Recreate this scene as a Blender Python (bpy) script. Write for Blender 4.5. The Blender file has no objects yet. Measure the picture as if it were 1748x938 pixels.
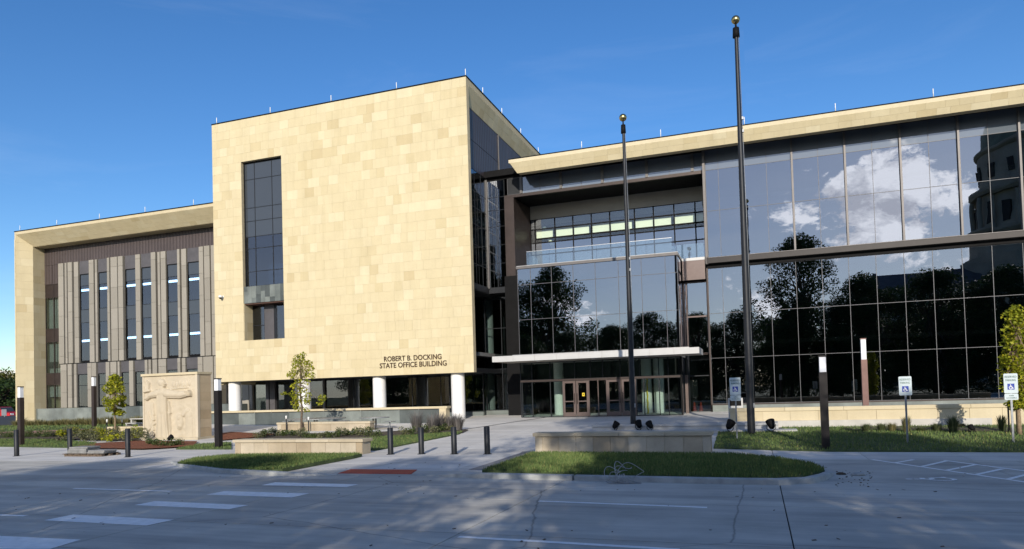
import bpy, bmesh, math, random
import numpy as np
from mathutils import Matrix, Vector

S = bpy.context.scene
COL = S.collection
R = math.radians
random.seed(7)
RNG = np.random.default_rng(11)

# ------------------------------------------------------------------ camera
FPX, PPY = 1188.06, 634.55            # focal length and principal row, in pixels of a 1748 x 938 frame
CAM = np.array([0.0, 0.0, 2.3])
MC = np.array([[0.94274163, 0.33225311, -0.02908755],
               [0.03674048, -0.01677323, 0.99918407],
               [-0.33149412, 0.94304111, 0.02801996]])   # right, up, forward
cam_data = bpy.data.cameras.new('camera')
cam = bpy.data.objects.new('camera', cam_data)
COL.objects.link(cam)
cam.matrix_world = Matrix(((MC[0][0], MC[1][0], -MC[2][0], CAM[0]),
                           (MC[0][1], MC[1][1], -MC[2][1], CAM[1]),
                           (MC[0][2], MC[1][2], -MC[2][2], CAM[2]), (0, 0, 0, 1)))
cam_data.sensor_width = 36
cam_data.lens = FPX / 1748 * 36
cam_data.shift_y = (PPY - 469) / 1748
cam_data.clip_end = 5000
S.camera = cam
S.render.resolution_x, S.render.resolution_y = 1024, 549

# ------------------------------------------------------------------ sky, sun, exposure
SUN_EL, SUN_AZ = 20.0, 166.0          # degrees; azimuth clockwise from +Y
SKY_STRENGTH, SUN_STRENGTH = 0.118, 2.95
w = bpy.data.worlds.new('World')
S.world = w
w.use_nodes = True
wt = w.node_tree
for n in list(wt.nodes):
    wt.nodes.remove(n)


def wn(kind, **kw):
    n = wt.nodes.new(kind)
    for k, v in kw.items():
        setattr(n, k, v)
    return n


def wmath(op, a, b=None, clamp=False):
    n = wn('ShaderNodeMath', operation=op, use_clamp=clamp)
    for i, v in enumerate((a, b)):
        if v is None:
            continue
        if isinstance(v, (int, float)):
            n.inputs[i].default_value = v
        else:
            wt.links.new(v, n.inputs[i])
    return n.outputs[0]


wout = wn('ShaderNodeOutputWorld')
wbg = wn('ShaderNodeBackground')
wbg.inputs[1].default_value = SKY_STRENGTH
sky = wn('ShaderNodeTexSky', sky_type='NISHITA', sun_disc=False)
sky.sun_elevation = R(SUN_EL)
sky.sun_rotation = R(SUN_AZ)
sky.air_density, sky.dust_density, sky.ozone_density = 1.0, 0.15, 3.4
wtc = wn('ShaderNodeTexCoord')
sep = wn('ShaderNodeSeparateXYZ')
wt.links.new(wtc.outputs['Generated'], sep.inputs[0])
DX, DY, DZ = sep.outputs
hlen = wmath('SQRT', wmath('ADD', wmath('MULTIPLY', DX, DX), wmath('MULTIPLY', DY, DY)))
elev = wmath('DIVIDE', DZ, wmath('MAXIMUM', hlen, 0.001))          # tangent of the elevation
azim = wmath('ARCTAN2', DX, wmath('MULTIPLY', DY, -1.0))             # 0 due south (behind the viewer), + to the right
# cloud field in azimuth and elevation
comb = wn('ShaderNodeCombineXYZ')
wt.links.new(wmath('MULTIPLY', azim, 10.0), comb.inputs[0])
wt.links.new(wmath('MULTIPLY', elev, 15.0), comb.inputs[1])
cn = wn('ShaderNodeTexNoise')
cn.inputs['Scale'].default_value = 0.85
cn.inputs['Detail'].default_value = 12
cn.inputs['Roughness'].default_value = 0.66
cn.inputs['Distortion'].default_value = 0.25
wt.links.new(comb.outputs[0], cn.inputs['Vector'])
comb2 = wn('ShaderNodeCombineXYZ')
wt.links.new(wmath('ADD', wmath('MULTIPLY', azim, 10.0), 0.22), comb2.inputs[0])
wt.links.new(wmath('ADD', wmath('MULTIPLY', elev, 15.0), 0.30), comb2.inputs[1])
cn2 = wn('ShaderNodeTexNoise')
for k in ('Scale', 'Detail', 'Roughness', 'Distortion'):
    cn2.inputs[k].default_value = cn.inputs[k].default_value
wt.links.new(comb2.outputs[0], cn2.inputs['Vector'])


def bump1(x, c, wid):
    """A soft hump of height 1 round c, in the cloud bank's own coordinates."""
    d = wmath('DIVIDE', wmath('SUBTRACT', x, c), wid)
    return wmath('POWER', 2.718, wmath('MULTIPLY', wmath('MULTIPLY', d, d), -1.0))


bank = wmath('MULTIPLY', bump1(azim, 0.15, 0.15), bump1(elev, 0.235, 0.085))
low = wmath('MULTIPLY', bump1(azim, 0.0, 0.7), bump1(elev, 0.10, 0.06))
cover = wmath('ADD', wmath('MULTIPLY', bank, 0.275), wmath('MULTIPLY', low, 0.15))
north = wmath('MULTIPLY', wmath('GREATER_THAN', DY, -0.2), -0.4)      # the bank stands in the southern half of the sky only
dens = wmath('ADD', wmath('ADD', cn.outputs['Fac'], cover), north)
cm = wn('ShaderNodeMapRange', clamp=True)
cm.inputs[1].default_value, cm.inputs[2].default_value = 0.68, 0.73
wt.links.new(dens, cm.inputs[0])
shade = wn('ShaderNodeMapRange', clamp=True)                        # cloud edges towards the light glow, bodies are grey
shade.inputs[1].default_value, shade.inputs[2].default_value = -0.09, 0.06
wt.links.new(wmath('SUBTRACT', cn.outputs['Fac'], cn2.outputs['Fac']), shade.inputs[0])
cc = wn('ShaderNodeMix', data_type='RGBA')
cc.inputs[6].default_value = (8.5, 8.5, 9.6, 1)
cc.inputs[7].default_value = (22.0, 21.4, 21.4, 1)
wt.links.new(shade.outputs[0], cc.inputs[0])
hsv = wn('ShaderNodeHueSaturation')
hsv.inputs['Saturation'].default_value = 1.22
hsv.inputs['Hue'].default_value = 0.507
hsv.inputs['Value'].default_value = 0.85
wt.links.new(sky.outputs[0], hsv.inputs['Color'])
mixc = wn('ShaderNodeMix', data_type='RGBA')
wt.links.new(wmath('MULTIPLY', cm.outputs[0], 0.9), mixc.inputs[0])
wt.links.new(hsv.outputs[0], mixc.inputs[6])
wt.links.new(cc.outputs[2], mixc.inputs[7])
cirv = wn('ShaderNodeCombineXYZ')                                  # thin high cirrus, all round
wt.links.new(wmath('MULTIPLY', azim, 2.2), cirv.inputs[0])
wt.links.new(wmath('MULTIPLY', elev, 11.0), cirv.inputs[1])
cir = wn('ShaderNodeTexNoise')
cir.inputs['Scale'].default_value, cir.inputs['Detail'].default_value, cir.inputs['Roughness'].default_value, cir.inputs['Distortion'].default_value = 1.0, 8, 0.62, 0.6
wt.links.new(cirv.outputs[0], cir.inputs['Vector'])
cirm = wn('ShaderNodeMapRange', clamp=True)
cirm.inputs[1].default_value, cirm.inputs[2].default_value, cirm.inputs[4].default_value = 0.52, 0.85, 0.03
wt.links.new(cir.outputs['Fac'], cirm.inputs[0])
mix2 = wn('ShaderNodeMix', data_type='RGBA')
mix2.inputs[7].default_value = (10.5, 10.2, 10.2, 1)
south = wn('ShaderNodeMapRange', clamp=True)                        # a thin bright veil of cloud on the sun's side
south.inputs[1].default_value, south.inputs[2].default_value, south.inputs[3].default_value, south.inputs[4].default_value = 0.25, -0.75, 0.0, 1.0
wt.links.new(DY, south.inputs[0])
veil = wmath('MULTIPLY', wmath('MULTIPLY', south.outputs[0], wmath('POWER', 2.718, wmath('MULTIPLY', elev, -1.3))), wmath('ADD', 0.22, wmath('MULTIPLY', cir.outputs['Fac'], 0.45)))
wt.links.new(wmath('MAXIMUM', cirm.outputs[0], veil, ), mix2.inputs[0])
wt.links.new(mixc.outputs[2], mix2.inputs[6])
wt.links.new(mix2.outputs[2], wbg.inputs[0])
wt.links.new(wbg.outputs[0], wout.inputs[0])

sun_data = bpy.data.lights.new('sun', 'SUN')
sun_data.energy = SUN_STRENGTH
sun_data.angle = R(0.5)
sun_data.color = (1.0, 0.92, 0.80)
sun = bpy.data.objects.new('sun', sun_data)
COL.objects.link(sun)
SUNV = Vector((math.sin(R(SUN_AZ)) * math.cos(R(SUN_EL)), math.cos(R(SUN_AZ)) * math.cos(R(SUN_EL)), math.sin(R(SUN_EL))))
sun.rotation_euler = SUNV.to_track_quat('Z', 'Y').to_euler()
sun.location = (10, -30, 60)

S.view_settings.view_transform = 'Standard'
S.view_settings.look = 'None'
S.view_settings.exposure = 0.66
S.view_settings.gamma = 1
S.cycles.max_bounces = 8
S.cycles.diffuse_bounces = 3
S.cycles.glossy_bounces = 4
S.cycles.transmission_bounces = 4
S.cycles.transparent_max_bounces = 12
S.cycles.caustics_reflective = False
S.cycles.caustics_refractive = False
S.cycles.sample_clamp_indirect = 4


# ------------------------------------------------------------------ measuring helpers
def ray(x, y):
    return (x - 874) * MC[0] - (y - PPY) * MC[1] + FPX * MC[2]


def at(x, y, Y):
    """The point of the vertical plane at depth Y that the photograph shows at (x, y)."""
    d = ray(x, y)
    return CAM + d * Y / d[1]


def atx(x, y, X):
    d = ray(x, y)
    return CAM + d * X / d[0]


def gz(X, Y):
    """Height of the ground: the street is level, the site climbs gently to the building."""
    t = max(0.0, Y - 26.0)
    z = 0.0265 * t
    a = min(max((-X - 32) / 12, 0), 1)
    b = min(max((Y - 27) / 10, 0), 1)
    return z + 0.25 * a * a * (3 - 2 * a) * b


def gp(x, y, dz=0.0):
    d = ray(x, y)
    z = 0.0
    for _ in range(40):
        t = (z + dz - CAM[2]) / d[2]
        p = CAM + d * t
        z = 0.5 * z + 0.5 * gz(p[0], p[1])
    return Vector((p[0], p[1], z + dz))


def hgt(y_top, x, base):
    """Height above the base of something whose top the photograph shows in row y_top."""
    d = ray(x, y_top)
    n = math.hypot(base[0], base[1])
    return CAM[2] + d[2] * n / math.hypot(d[0], d[1]) - base[2]


# ------------------------------------------------------------------ materials
def new_mat(name):
    m = bpy.data.materials.new(name)
    m.use_nodes = True
    nt = m.node_tree
    b = nt.nodes['Principled BSDF']
    return m, nt, b


def noise(nt, scale, detail=4, rough=0.55, coord='pos', stretch=None):
    if coord == 'pos':
        src = nt.nodes.new('ShaderNodeNewGeometry').outputs['Position']
    else:
        src = nt.nodes.new('ShaderNodeTexCoord').outputs['Object']
    if stretch:
        mp = nt.nodes.new('ShaderNodeMapping')
        mp.inputs['Scale'].default_value = stretch
        nt.links.new(src, mp.inputs[0])
        src = mp.outputs[0]
    n = nt.nodes.new('ShaderNodeTexNoise')
    n.inputs['Scale'].default_value = scale
    n.inputs['Detail'].default_value = detail
    n.inputs['Roughness'].default_value = rough
    nt.links.new(src, n.inputs['Vector'])
    return n.outputs['Fac']


def ramp(nt, fac, stops):
    r = nt.nodes.new('ShaderNodeValToRGB')
    els = r.color_ramp.elements
    while len(els) < len(stops):
        els.new(0.5)
    for e, (p, c) in zip(els, stops):
        e.position = p
        e.color = (*c, 1) if len(c) == 3 else c
    nt.links.new(fac, r.inputs[0])
    return r.outputs[0]


def mixrgb(nt, a, b, fac, mode='MIX'):
    n = nt.nodes.new('ShaderNodeMix')
    n.data_type = 'RGBA'
    n.blend_type = mode
    for i, v in ((0, fac), (6, a), (7, b)):
        if isinstance(v, (int, float)):
            n.inputs[i].default_value = v
        elif isinstance(v, tuple):
            n.inputs[i].default_value = (*v, 1)
        else:
            nt.links.new(v, n.inputs[i])
    return n.outputs[2]


def bump(nt, b, h, strength=0.3, dist=0.01):
    n = nt.nodes.new('ShaderNodeBump')
    n.inputs['Strength'].default_value = strength
    n.inputs['Distance'].default_value = dist
    nt.links.new(h, n.inputs['Height'])
    nt.links.new(n.outputs[0], b.inputs['Normal'])


def piece_random(nt):
    """One random number per piece, whether the pieces are objects or islands of one mesh."""
    oi = nt.nodes.new('ShaderNodeObjectInfo').outputs['Random']
    ge = nt.nodes.new('ShaderNodeNewGeometry').outputs['Random Per Island']
    a = nt.nodes.new('ShaderNodeMath')
    nt.links.new(oi, a.inputs[0])
    nt.links.new(ge, a.inputs[1])
    f = nt.nodes.new('ShaderNodeMath')
    f.operation = 'FRACT'
    nt.links.new(a.outputs[0], f.inputs[0])
    return f.outputs[0]


def simple(name, c, rough=0.6, metal=0.0, var=0.12, scale=3.0, bmp=0.0, spec=0.4, bscale=40):
    m, nt, b = new_mat(name)
    lo = tuple(x * (1 - var) for x in c)
    hi = tuple(min(1, x * (1 + var)) for x in c)
    b.inputs['Roughness'].default_value = rough
    b.inputs['Metallic'].default_value = metal
    b.inputs['Specular IOR Level'].default_value = spec
    n = noise(nt, scale)
    nt.links.new(ramp(nt, n, [(0.3, lo), (0.7, hi)]), b.inputs['Base Color'])
    if bmp:
        bump(nt, b, noise(nt, bscale, 3), bmp, 0.01)
    return m


def stone_mat(name, stops, stain=0.12, grain=0.25, rough=0.85):
    m, nt, b = new_mat(name)
    base = ramp(nt, piece_random(nt), stops)
    big = ramp(nt, noise(nt, 0.9, 6, 0.6), [(0.3, (1 - stain,) * 3), (0.7, (1, 1, 1))])
    fine = ramp(nt, noise(nt, 22, 4, 0.7), [(0.25, (0.93, 0.92, 0.90)), (0.75, (1.04, 1.03, 1.02))])
    run = ramp(nt, noise(nt, 1.6, 5, 0.6, stretch=(1, 1, 0.07)), [(0.30, (0.93, 0.925, 0.91)), (0.52, (1, 1, 1))])
    c = mixrgb(nt, mixrgb(nt, base, run, 1.0, 'MULTIPLY'), big, 1.0, 'MULTIPLY')
    c = mixrgb(nt, c, fine, 1.0, 'MULTIPLY')
    nt.links.new(c, b.inputs['Base Color'])
    b.inputs['Roughness'].default_value = rough
    b.inputs['Specular IOR Level'].default_value = 0.25
    bump(nt, b, noise(nt, 30, 4), grain, 0.006)
    return m


M = {}
M['stone'] = stone_mat('cream_limestone', [(0.0, (0.545, 0.45, 0.27)), (0.03, (0.58, 0.49, 0.30)), (0.14, (0.61, 0.525, 0.335)),
                                           (0.80, (0.63, 0.545, 0.355)), (1.0, (0.665, 0.59, 0.40))], 0.08, 0.2)
M['joint'] = simple('limestone_joint', (0.52, 0.435, 0.28), 0.95)
M['carved'] = stone_mat('carved_limestone', [(0, (0.56, 0.49, 0.37)), (1, (0.60, 0.53, 0.41))], 0.15, 0.35)
M['mon_block'] = stone_mat('monument_block', [(0, (0.52, 0.40, 0.25)), (0.5, (0.60, 0.48, 0.32)), (1, (0.66, 0.55, 0.39))], 0.2, 0.35)
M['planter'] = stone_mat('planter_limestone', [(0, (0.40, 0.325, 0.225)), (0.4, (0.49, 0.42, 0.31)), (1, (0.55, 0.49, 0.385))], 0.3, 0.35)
M['cap'] = stone_mat('cap_limestone', [(0, (0.50, 0.43, 0.31)), (1, (0.58, 0.51, 0.38))], 0.25, 0.3)
M['cap_sun'] = stone_mat('cap_yellow_limestone', [(0, (0.56, 0.48, 0.32)), (1, (0.64, 0.56, 0.39))], 0.1, 0.3)
M['green_stone'] = stone_mat('grey_green_stone', [(0, (0.085, 0.10, 0.10)), (0.45, (0.16, 0.185, 0.18)), (1, (0.27, 0.30, 0.28))], 0.45, 0.3, 0.6)
M['brown_metal'] = simple('bronze_brown_metal', (0.050, 0.037, 0.033), 0.45, 0.4, 0.15, 2)
M['black_brown'] = simple('black_brown_metal', (0.022, 0.018, 0.017), 0.5, 0.2, 0.15, 2)
M['black_metal'] = simple('near_black_metal', (0.007, 0.007, 0.0075), 0.65, 0.0, 0.2, 2, 0, 0.12)
M['dark_grey'] = simple('charcoal_metal', (0.018, 0.020, 0.024), 0.48, 0.3, 0.15, 5)
M['grey_panel'] = simple('slate_grey_metal_panel', (0.105, 0.098, 0.102), 0.5, 0.3, 0.12, 1.5)
M['tan_panel'] = None
M['white'] = simple('white_paint', (0.76, 0.76, 0.74), 0.5, 0, 0.05, 3)
M['white_metal'] = simple('white_metal_panel', (0.50, 0.495, 0.48), 0.4, 0.1, 0.05, 1)
M['column'] = simple('white_column_paint', (0.78, 0.77, 0.75), 0.6, 0, 0.04, 2)
M['bulkhead'] = simple('taupe_bulkhead', (0.36, 0.33, 0.285), 0.8, 0, 0.06, 1)
M['steel'] = simple('galvanised_steel', (0.27, 0.285, 0.30), 0.5, 0.5, 0.15, 8)
M['alu'] = simple('satin_aluminium', (0.50, 0.49, 0.48), 0.35, 0.8, 0.08, 5)
M['gasket'] = simple('grey_mullion_metal', (0.10, 0.10, 0.105), 0.5, 0.2, 0.08, 5)
M['fin'] = simple('grey_fin_metal', (0.135, 0.125, 0.12), 0.5, 0.3, 0.08, 3)
M['gold'] = simple('gilded_ball', (0.50, 0.38, 0.16), 0.28, 1.0, 0.1, 9)
M['door_metal'] = simple('bronze_door_metal', (0.135, 0.102, 0.092), 0.4, 0.4, 0.1, 4)
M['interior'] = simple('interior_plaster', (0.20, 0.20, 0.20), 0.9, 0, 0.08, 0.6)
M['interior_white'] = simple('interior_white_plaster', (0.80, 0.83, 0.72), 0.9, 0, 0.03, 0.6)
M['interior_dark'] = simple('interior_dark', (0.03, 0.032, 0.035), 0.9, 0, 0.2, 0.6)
M['wood_soffit'] = simple('dark_wood_soffit', (0.075, 0.035, 0.022), 0.5, 0, 0.3, 6)
M['letter'] = simple('dark_bronze_letter', (0.060, 0.030, 0.020), 0.4, 0.5, 0.1, 9)
M['mulch'] = simple('red_bark_mulch', (0.20, 0.075, 0.040), 0.95, 0, 0.5, 14, 0.9, 0.2, 60)
M['soil'] = simple('dark_soil', (0.07, 0.055, 0.04), 0.95, 0, 0.4, 10, 0.8)
M['bark'] = simple('grey_brown_bark', (0.12, 0.09, 0.065), 0.9, 0, 0.35, 12, 0.8)
M['young_bark'] = simple('young_tree_bark', (0.26, 0.19, 0.12), 0.9, 0, 0.3, 20, 0.5)
M['blue'] = simple('sign_blue', (0.012, 0.045, 0.32), 0.5, 0, 0.05, 3)
M['sign_white'] = simple('sign_white', (0.52, 0.60, 0.62), 0.45, 0, 0.05, 4)
M['sign_green'] = simple('sign_dark_green', (0.02, 0.09, 0.075), 0.5, 0, 0.05, 4)
M['road_paint'] = simple('worn_white_road_paint', (0.88, 0.88, 0.86), 0.8, 0, 0.10, 6)
M['tactile'] = simple('brick_red_tactile', (0.42, 0.055, 0.035), 0.75, 0, 0.15, 6)
M['brick_path'] = simple('pink_brick_paving', (0.33, 0.18, 0.14), 0.85, 0, 0.25, 8)
M['pale_concrete'] = simple('pale_concrete', (0.50, 0.48, 0.44), 0.9, 0, 0.1, 2, 0.2)
M['step_concrete'] = simple('step_concrete', (0.42, 0.42, 0.41), 0.9, 0, 0.14, 2.5, 0.25)
M['kerb'] = simple('kerb_concrete', (0.37, 0.38, 0.37), 0.9, 0, 0.2, 3, 0.3)
M['paver'] = simple('dusty_grey_paver', (0.24, 0.24, 0.235), 0.9, 0, 0.2, 5, 0.3)
M['cable'] = simple('grey_cable', (0.34, 0.345, 0.35), 0.5, 0, 0.2, 10)
M['red_paint'] = simple('red_car_paint', (0.55, 0.012, 0.02), 0.25, 0.1, 0.05, 2, 0, 0.6)
M['rubber'] = simple('black_rubber', (0.015, 0.015, 0.015), 0.85)
M['orange'] = simple('orange_red_cone', (0.55, 0.06, 0.02), 0.6)
M['yellow'] = simple('yellow_plastic', (0.70, 0.52, 0.03), 0.6)
M['flue'] = simple('dark_capitol_stone', (0.34, 0.31, 0.26), 0.9, 0, 0.15, 0.2)
M['roof_grey'] = simple('grey_roofing', (0.10, 0.10, 0.11), 0.8, 0, 0.2, 0.5)
M['copper'] = simple('dull_copper_roof', (0.16, 0.20, 0.16), 0.7, 0.1, 0.2, 0.3)


def tan_panel():
    m, nt, b = new_mat('warm_grey_terracotta_panel')
    base = ramp(nt, piece_random(nt), [(0, (0.265, 0.242, 0.20)), (0.5, (0.295, 0.27, 0.224)), (1, (0.325, 0.298, 0.25))])
    st = ramp(nt, noise(nt, 5, 4, 0.6, stretch=(4, 4, 0.25)), [(0.3, (0.9, 0.9, 0.9)), (0.7, (1, 1, 1))])
    nt.links.new(mixrgb(nt, base, st, 1.0, 'MULTIPLY'), b.inputs['Base Color'])
    b.inputs['Roughness'].default_value = 0.6
    return m


M['tan_panel'] = tan_panel()


def corrugated():
    m, nt, b = new_mat('ribbed_brown_cladding')
    g = nt.nodes.new('ShaderNodeNewGeometry').outputs['Position']
    s = nt.nodes.new('ShaderNodeSeparateXYZ')
    nt.links.new(g, s.inputs[0])
    c = nt.nodes.new('ShaderNodeCombineXYZ')
    ad = nt.nodes.new('ShaderNodeMath')
    nt.links.new(s.outputs[0], ad.inputs[0])
    nt.links.new(s.outputs[1], ad.inputs[1])
    nt.links.new(ad.outputs[0], c.inputs[0])
    wv = nt.nodes.new('ShaderNodeTexWave')
    wv.inputs['Scale'].default_value = 0.9
    nt.links.new(c.outputs[0], wv.inputs['Vector'])
    nz = noise(nt, 0.8, 4)
    cl = ramp(nt, wv.outputs['Fac'], [(0.1, (0.066, 0.050, 0.047)), (0.6, (0.090, 0.069, 0.065))])
    cl = mixrgb(nt, cl, ramp(nt, nz, [(0.3, (0.85,) * 3), (0.7, (1.05,) * 3)]), 1.0, 'MULTIPLY')
    nt.links.new(cl, b.inputs['Base Color'])
    b.inputs['Roughness'].default_value = 0.5
    b.inputs['Metallic'].default_value = 0.3
    bump(nt, b, wv.outputs['Fac'], 0.6, 0.03)
    return m


M['ribbed'] = corrugated()


def concrete(name, lo, hi, stain=0.25, dirt=(0.8, 0.8, 0.8), wear=False):
    m, nt, b = new_mat(name)
    base = ramp(nt, piece_random(nt), [(0, lo), (1, hi)])
    blot = ramp(nt, noise(nt, 0.35, 7, 0.62), [(0.32, (1 - stain,) * 3), (0.60, (1.06,) * 3)])
    strk = ramp(nt, noise(nt, 1.1, 6, 0.65, stretch=(0.25, 2.2, 1)), [(0.35, (0.86, 0.86, 0.87)), (0.62, (1.05, 1.05, 1.04))])
    fine = ramp(nt, noise(nt, 60, 3, 0.7), [(0.25, (0.88,) * 3), (0.75, (1.08,) * 3)])
    spots = ramp(nt, noise(nt, 5.5, 2, 0.5), [(0.72, (1, 1, 1)), (0.80, dirt)])
    tyre = ramp(nt, noise(nt, 1.0, 5, 0.6, stretch=(0.035, 1.1, 1)), [(0.36, (0.84, 0.84, 0.85)), (0.52, (1.06, 1.06, 1.05))])
    vor = nt.nodes.new('ShaderNodeTexVoronoi')
    vor.feature = 'DISTANCE_TO_EDGE'
    vor.inputs['Scale'].default_value = 0.16
    gp_ = nt.nodes.new('ShaderNodeNewGeometry').outputs['Position']
    wob = nt.nodes.new('ShaderNodeTexNoise')
    wob.inputs['Scale'].default_value = 0.9
    wob.inputs['Detail'].default_value = 6
    wv_ = mixrgb(nt, gp_, wob.outputs['Color'], 0.25, 'ADD')
    nt.links.new(gp_, wob.inputs['Vector'])
    nt.links.new(wv_, vor.inputs['Vector'])
    crack = ramp(nt, vor.outputs['Distance'], [(0.0, (0.55, 0.55, 0.56)), (0.0012, (1, 1, 1))])
    c = base
    for k in (blot, strk, fine, spots) + ((tyre, crack) if wear else ()):
        c = mixrgb(nt, c, k, 1.0, 'MULTIPLY')
    nt.links.new(c, b.inputs['Base Color'])
    b.inputs['Roughness'].default_value = 0.88
    b.inputs['Specular IOR Level'].default_value = 0.3
    bump(nt, b, noise(nt, 90, 3), 0.25, 0.004)
    return m


M['road'] = concrete('street_concrete', (0.49, 0.47, 0.425), (0.535, 0.515, 0.465), 0.22, (0.72, 0.71, 0.70), True)
M['plaza'] = concrete('plaza_concrete', (0.58, 0.56, 0.525), (0.66, 0.64, 0.60), 0.15, (0.88, 0.87, 0.86))
M['joint_dark'] = simple('dark_joint_filler', (0.035, 0.035, 0.037), 0.95)
M['edge_band'] = concrete('dark_edging_concrete', (0.20, 0.20, 0.205), (0.25, 0.25, 0.25), 0.2)


def grassy(name, lo, hi):
    m, nt, b = new_mat(name)
    r = nt.nodes.new('ShaderNodeNewGeometry').outputs['Random Per Island']
    c1 = ramp(nt, r, [(0, lo), (0.6, hi), (0.9, tuple(x * 1.3 for x in hi)), (1, (0.30, 0.26, 0.11))])
    big = ramp(nt, noise(nt, 0.6, 4), [(0.3, (0.75, 0.8, 0.7)), (0.7, (1.15, 1.08, 1.0))])
    nt.links.new(mixrgb(nt, c1, big, 1.0, 'MULTIPLY'), b.inputs['Base Color'])
    b.inputs['Roughness'].default_value = 0.6
    b.inputs['Specular IOR Level'].default_value = 0.2
    return m


M['lawn_soil'] = simple('lawn_underlayer', (0.06, 0.085, 0.03), 0.95, 0, 0.35, 6, 0.5)
M['blade'] = grassy('lawn_blade', (0.070, 0.112, 0.038), (0.115, 0.168, 0.055))
M['far_grass'] = simple('far_grass', (0.04, 0.065, 0.022), 0.95, 0, 0.3, 0.2)


def leafy(name, stops, trans=0.35, rough=0.55):
    m, nt, b = new_mat(name)
    r = nt.nodes.new('ShaderNodeNewGeometry').outputs['Random Per Island']
    c = ramp(nt, r, stops)
    nt.links.new(c, b.inputs['Base Color'])
    b.inputs['Roughness'].default_value = rough
    b.inputs['Specular IOR Level'].default_value = 0.3
    out = nt.nodes['Material Output']
    t = nt.nodes.new('ShaderNodeBsdfTranslucent')
    nt.links.new(c, t.inputs['Color'])
    mx = nt.nodes.new('ShaderNodeMixShader')
    mx.inputs[0].default_value = trans
    nt.links.new(b.outputs[0], mx.inputs[1])
    nt.links.new(t.outputs[0], mx.inputs[2])
    nt.links.new(mx.outputs[0], out.inputs['Surface'])
    return m


M['leaf_dark'] = leafy('dark_tree_leaf', [(0, (0.018, 0.040, 0.012)), (0.6, (0.040, 0.075, 0.020)), (1, (0.070, 0.110, 0.028))], 0.25)
M['leaf_young'] = leafy('yellow_green_leaf', [(0, (0.16, 0.20, 0.015)), (0.5, (0.32, 0.35, 0.025)), (1, (0.50, 0.46, 0.035))])
M['leaf_olive'] = leafy('olive_leaf', [(0, (0.06, 0.075, 0.014)), (0.6, (0.14, 0.155, 0.025)), (1, (0.27, 0.22, 0.03))])
M['leaf_mid'] = leafy('shrub_leaf', [(0, (0.035, 0.060, 0.018)), (0.6, (0.075, 0.110, 0.03)), (1, (0.15, 0.165, 0.06))], 0.2)
M['leaf_sage'] = leafy('sage_leaf', [(0, (0.075, 0.085, 0.045)), (0.6, (0.14, 0.15, 0.075)), (1, (0.26, 0.25, 0.12))], 0.2)
M['straw'] = leafy('straw_blade', [(0, (0.11, 0.115, 0.045)), (0.6, (0.22, 0.20, 0.085)), (1, (0.40, 0.34, 0.16))], 0.2)
M['tuft_green'] = leafy('tuft_blade', [(0, (0.05, 0.07, 0.03)), (0.6, (0.10, 0.125, 0.055)), (1, (0.20, 0.20, 0.10))], 0.2)
M['plume'] = leafy('grey_violet_plume', [(0, (0.11, 0.105, 0.10)), (1, (0.22, 0.20, 0.19))], 0.2)


def glass(name, tint, refl, reflcol=(0.92, 0.94, 1.0)):
    m, nt, b = new_mat(name)
    nt.nodes.remove(b)
    out = nt.nodes['Material Output']
    tr = nt.nodes.new('ShaderNodeBsdfTransparent')
    tr.inputs[0].default_value = (*tint, 1)
    gl = nt.nodes.new('ShaderNodeBsdfGlossy')
    gl.inputs['Color'].default_value = (*reflcol, 1)
    gl.inputs['Roughness'].default_value = 0.0
    bp = nt.nodes.new('ShaderNodeBump')
    bp.inputs['Strength'].default_value = 1.0
    bp.inputs['Distance'].default_value = 0.0022
    nt.links.new(noise(nt, 0.75, 1, 0.4), bp.inputs['Height'])
    nt.links.new(bp.outputs[0], gl.inputs['Normal'])
    lw = nt.nodes.new('ShaderNodeLayerWeight')             # Schlick: mirror strength grows towards grazing angles
    lw.inputs[0].default_value = 0.5
    p5 = nt.nodes.new('ShaderNodeMath')
    p5.operation = 'POWER'
    p5.inputs[1].default_value = 5.0
    nt.links.new(lw.outputs['Facing'], p5.inputs[0])
    ad = nt.nodes.new('ShaderNodeMath')
    ad.use_clamp = True
    ad.inputs[1].default_value = refl + 0.03
    nt.links.new(p5.outputs[0], ad.inputs[0])
    mx = nt.nodes.new('ShaderNodeMixShader')
    nt.links.new(ad.outputs[0], mx.inputs[0])
    nt.links.new(tr.outputs[0], mx.inputs[1])
    nt.links.new(gl.outputs[0], mx.inputs[2])
    nt.links.new(mx.outputs[0], out.inputs['Surface'])
    return m


def opaque_glass(name, body, refl):
    m, nt, b = new_mat(name)
    b.inputs['Base Color'].default_value = (*body, 1)
    b.inputs['Roughness'].default_value = 0.6
    b.inputs['Specular IOR Level'].default_value = 0.0
    out = nt.nodes['Material Output']
    gl = nt.nodes.new('ShaderNodeBsdfGlossy')
    gl.inputs['Color'].default_value = (0.92, 0.95, 1.0, 1)
    gl.inputs['Roughness'].default_value = 0.0
    mx = nt.nodes.new('ShaderNodeMixShader')
    mx.inputs[0].default_value = refl
    nt.links.new(b.outputs[0], mx.inputs[1])
    nt.links.new(gl.outputs[0], mx.inputs[2])
    nt.links.new(mx.outputs[0], out.inputs['Surface'])
    return m


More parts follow.
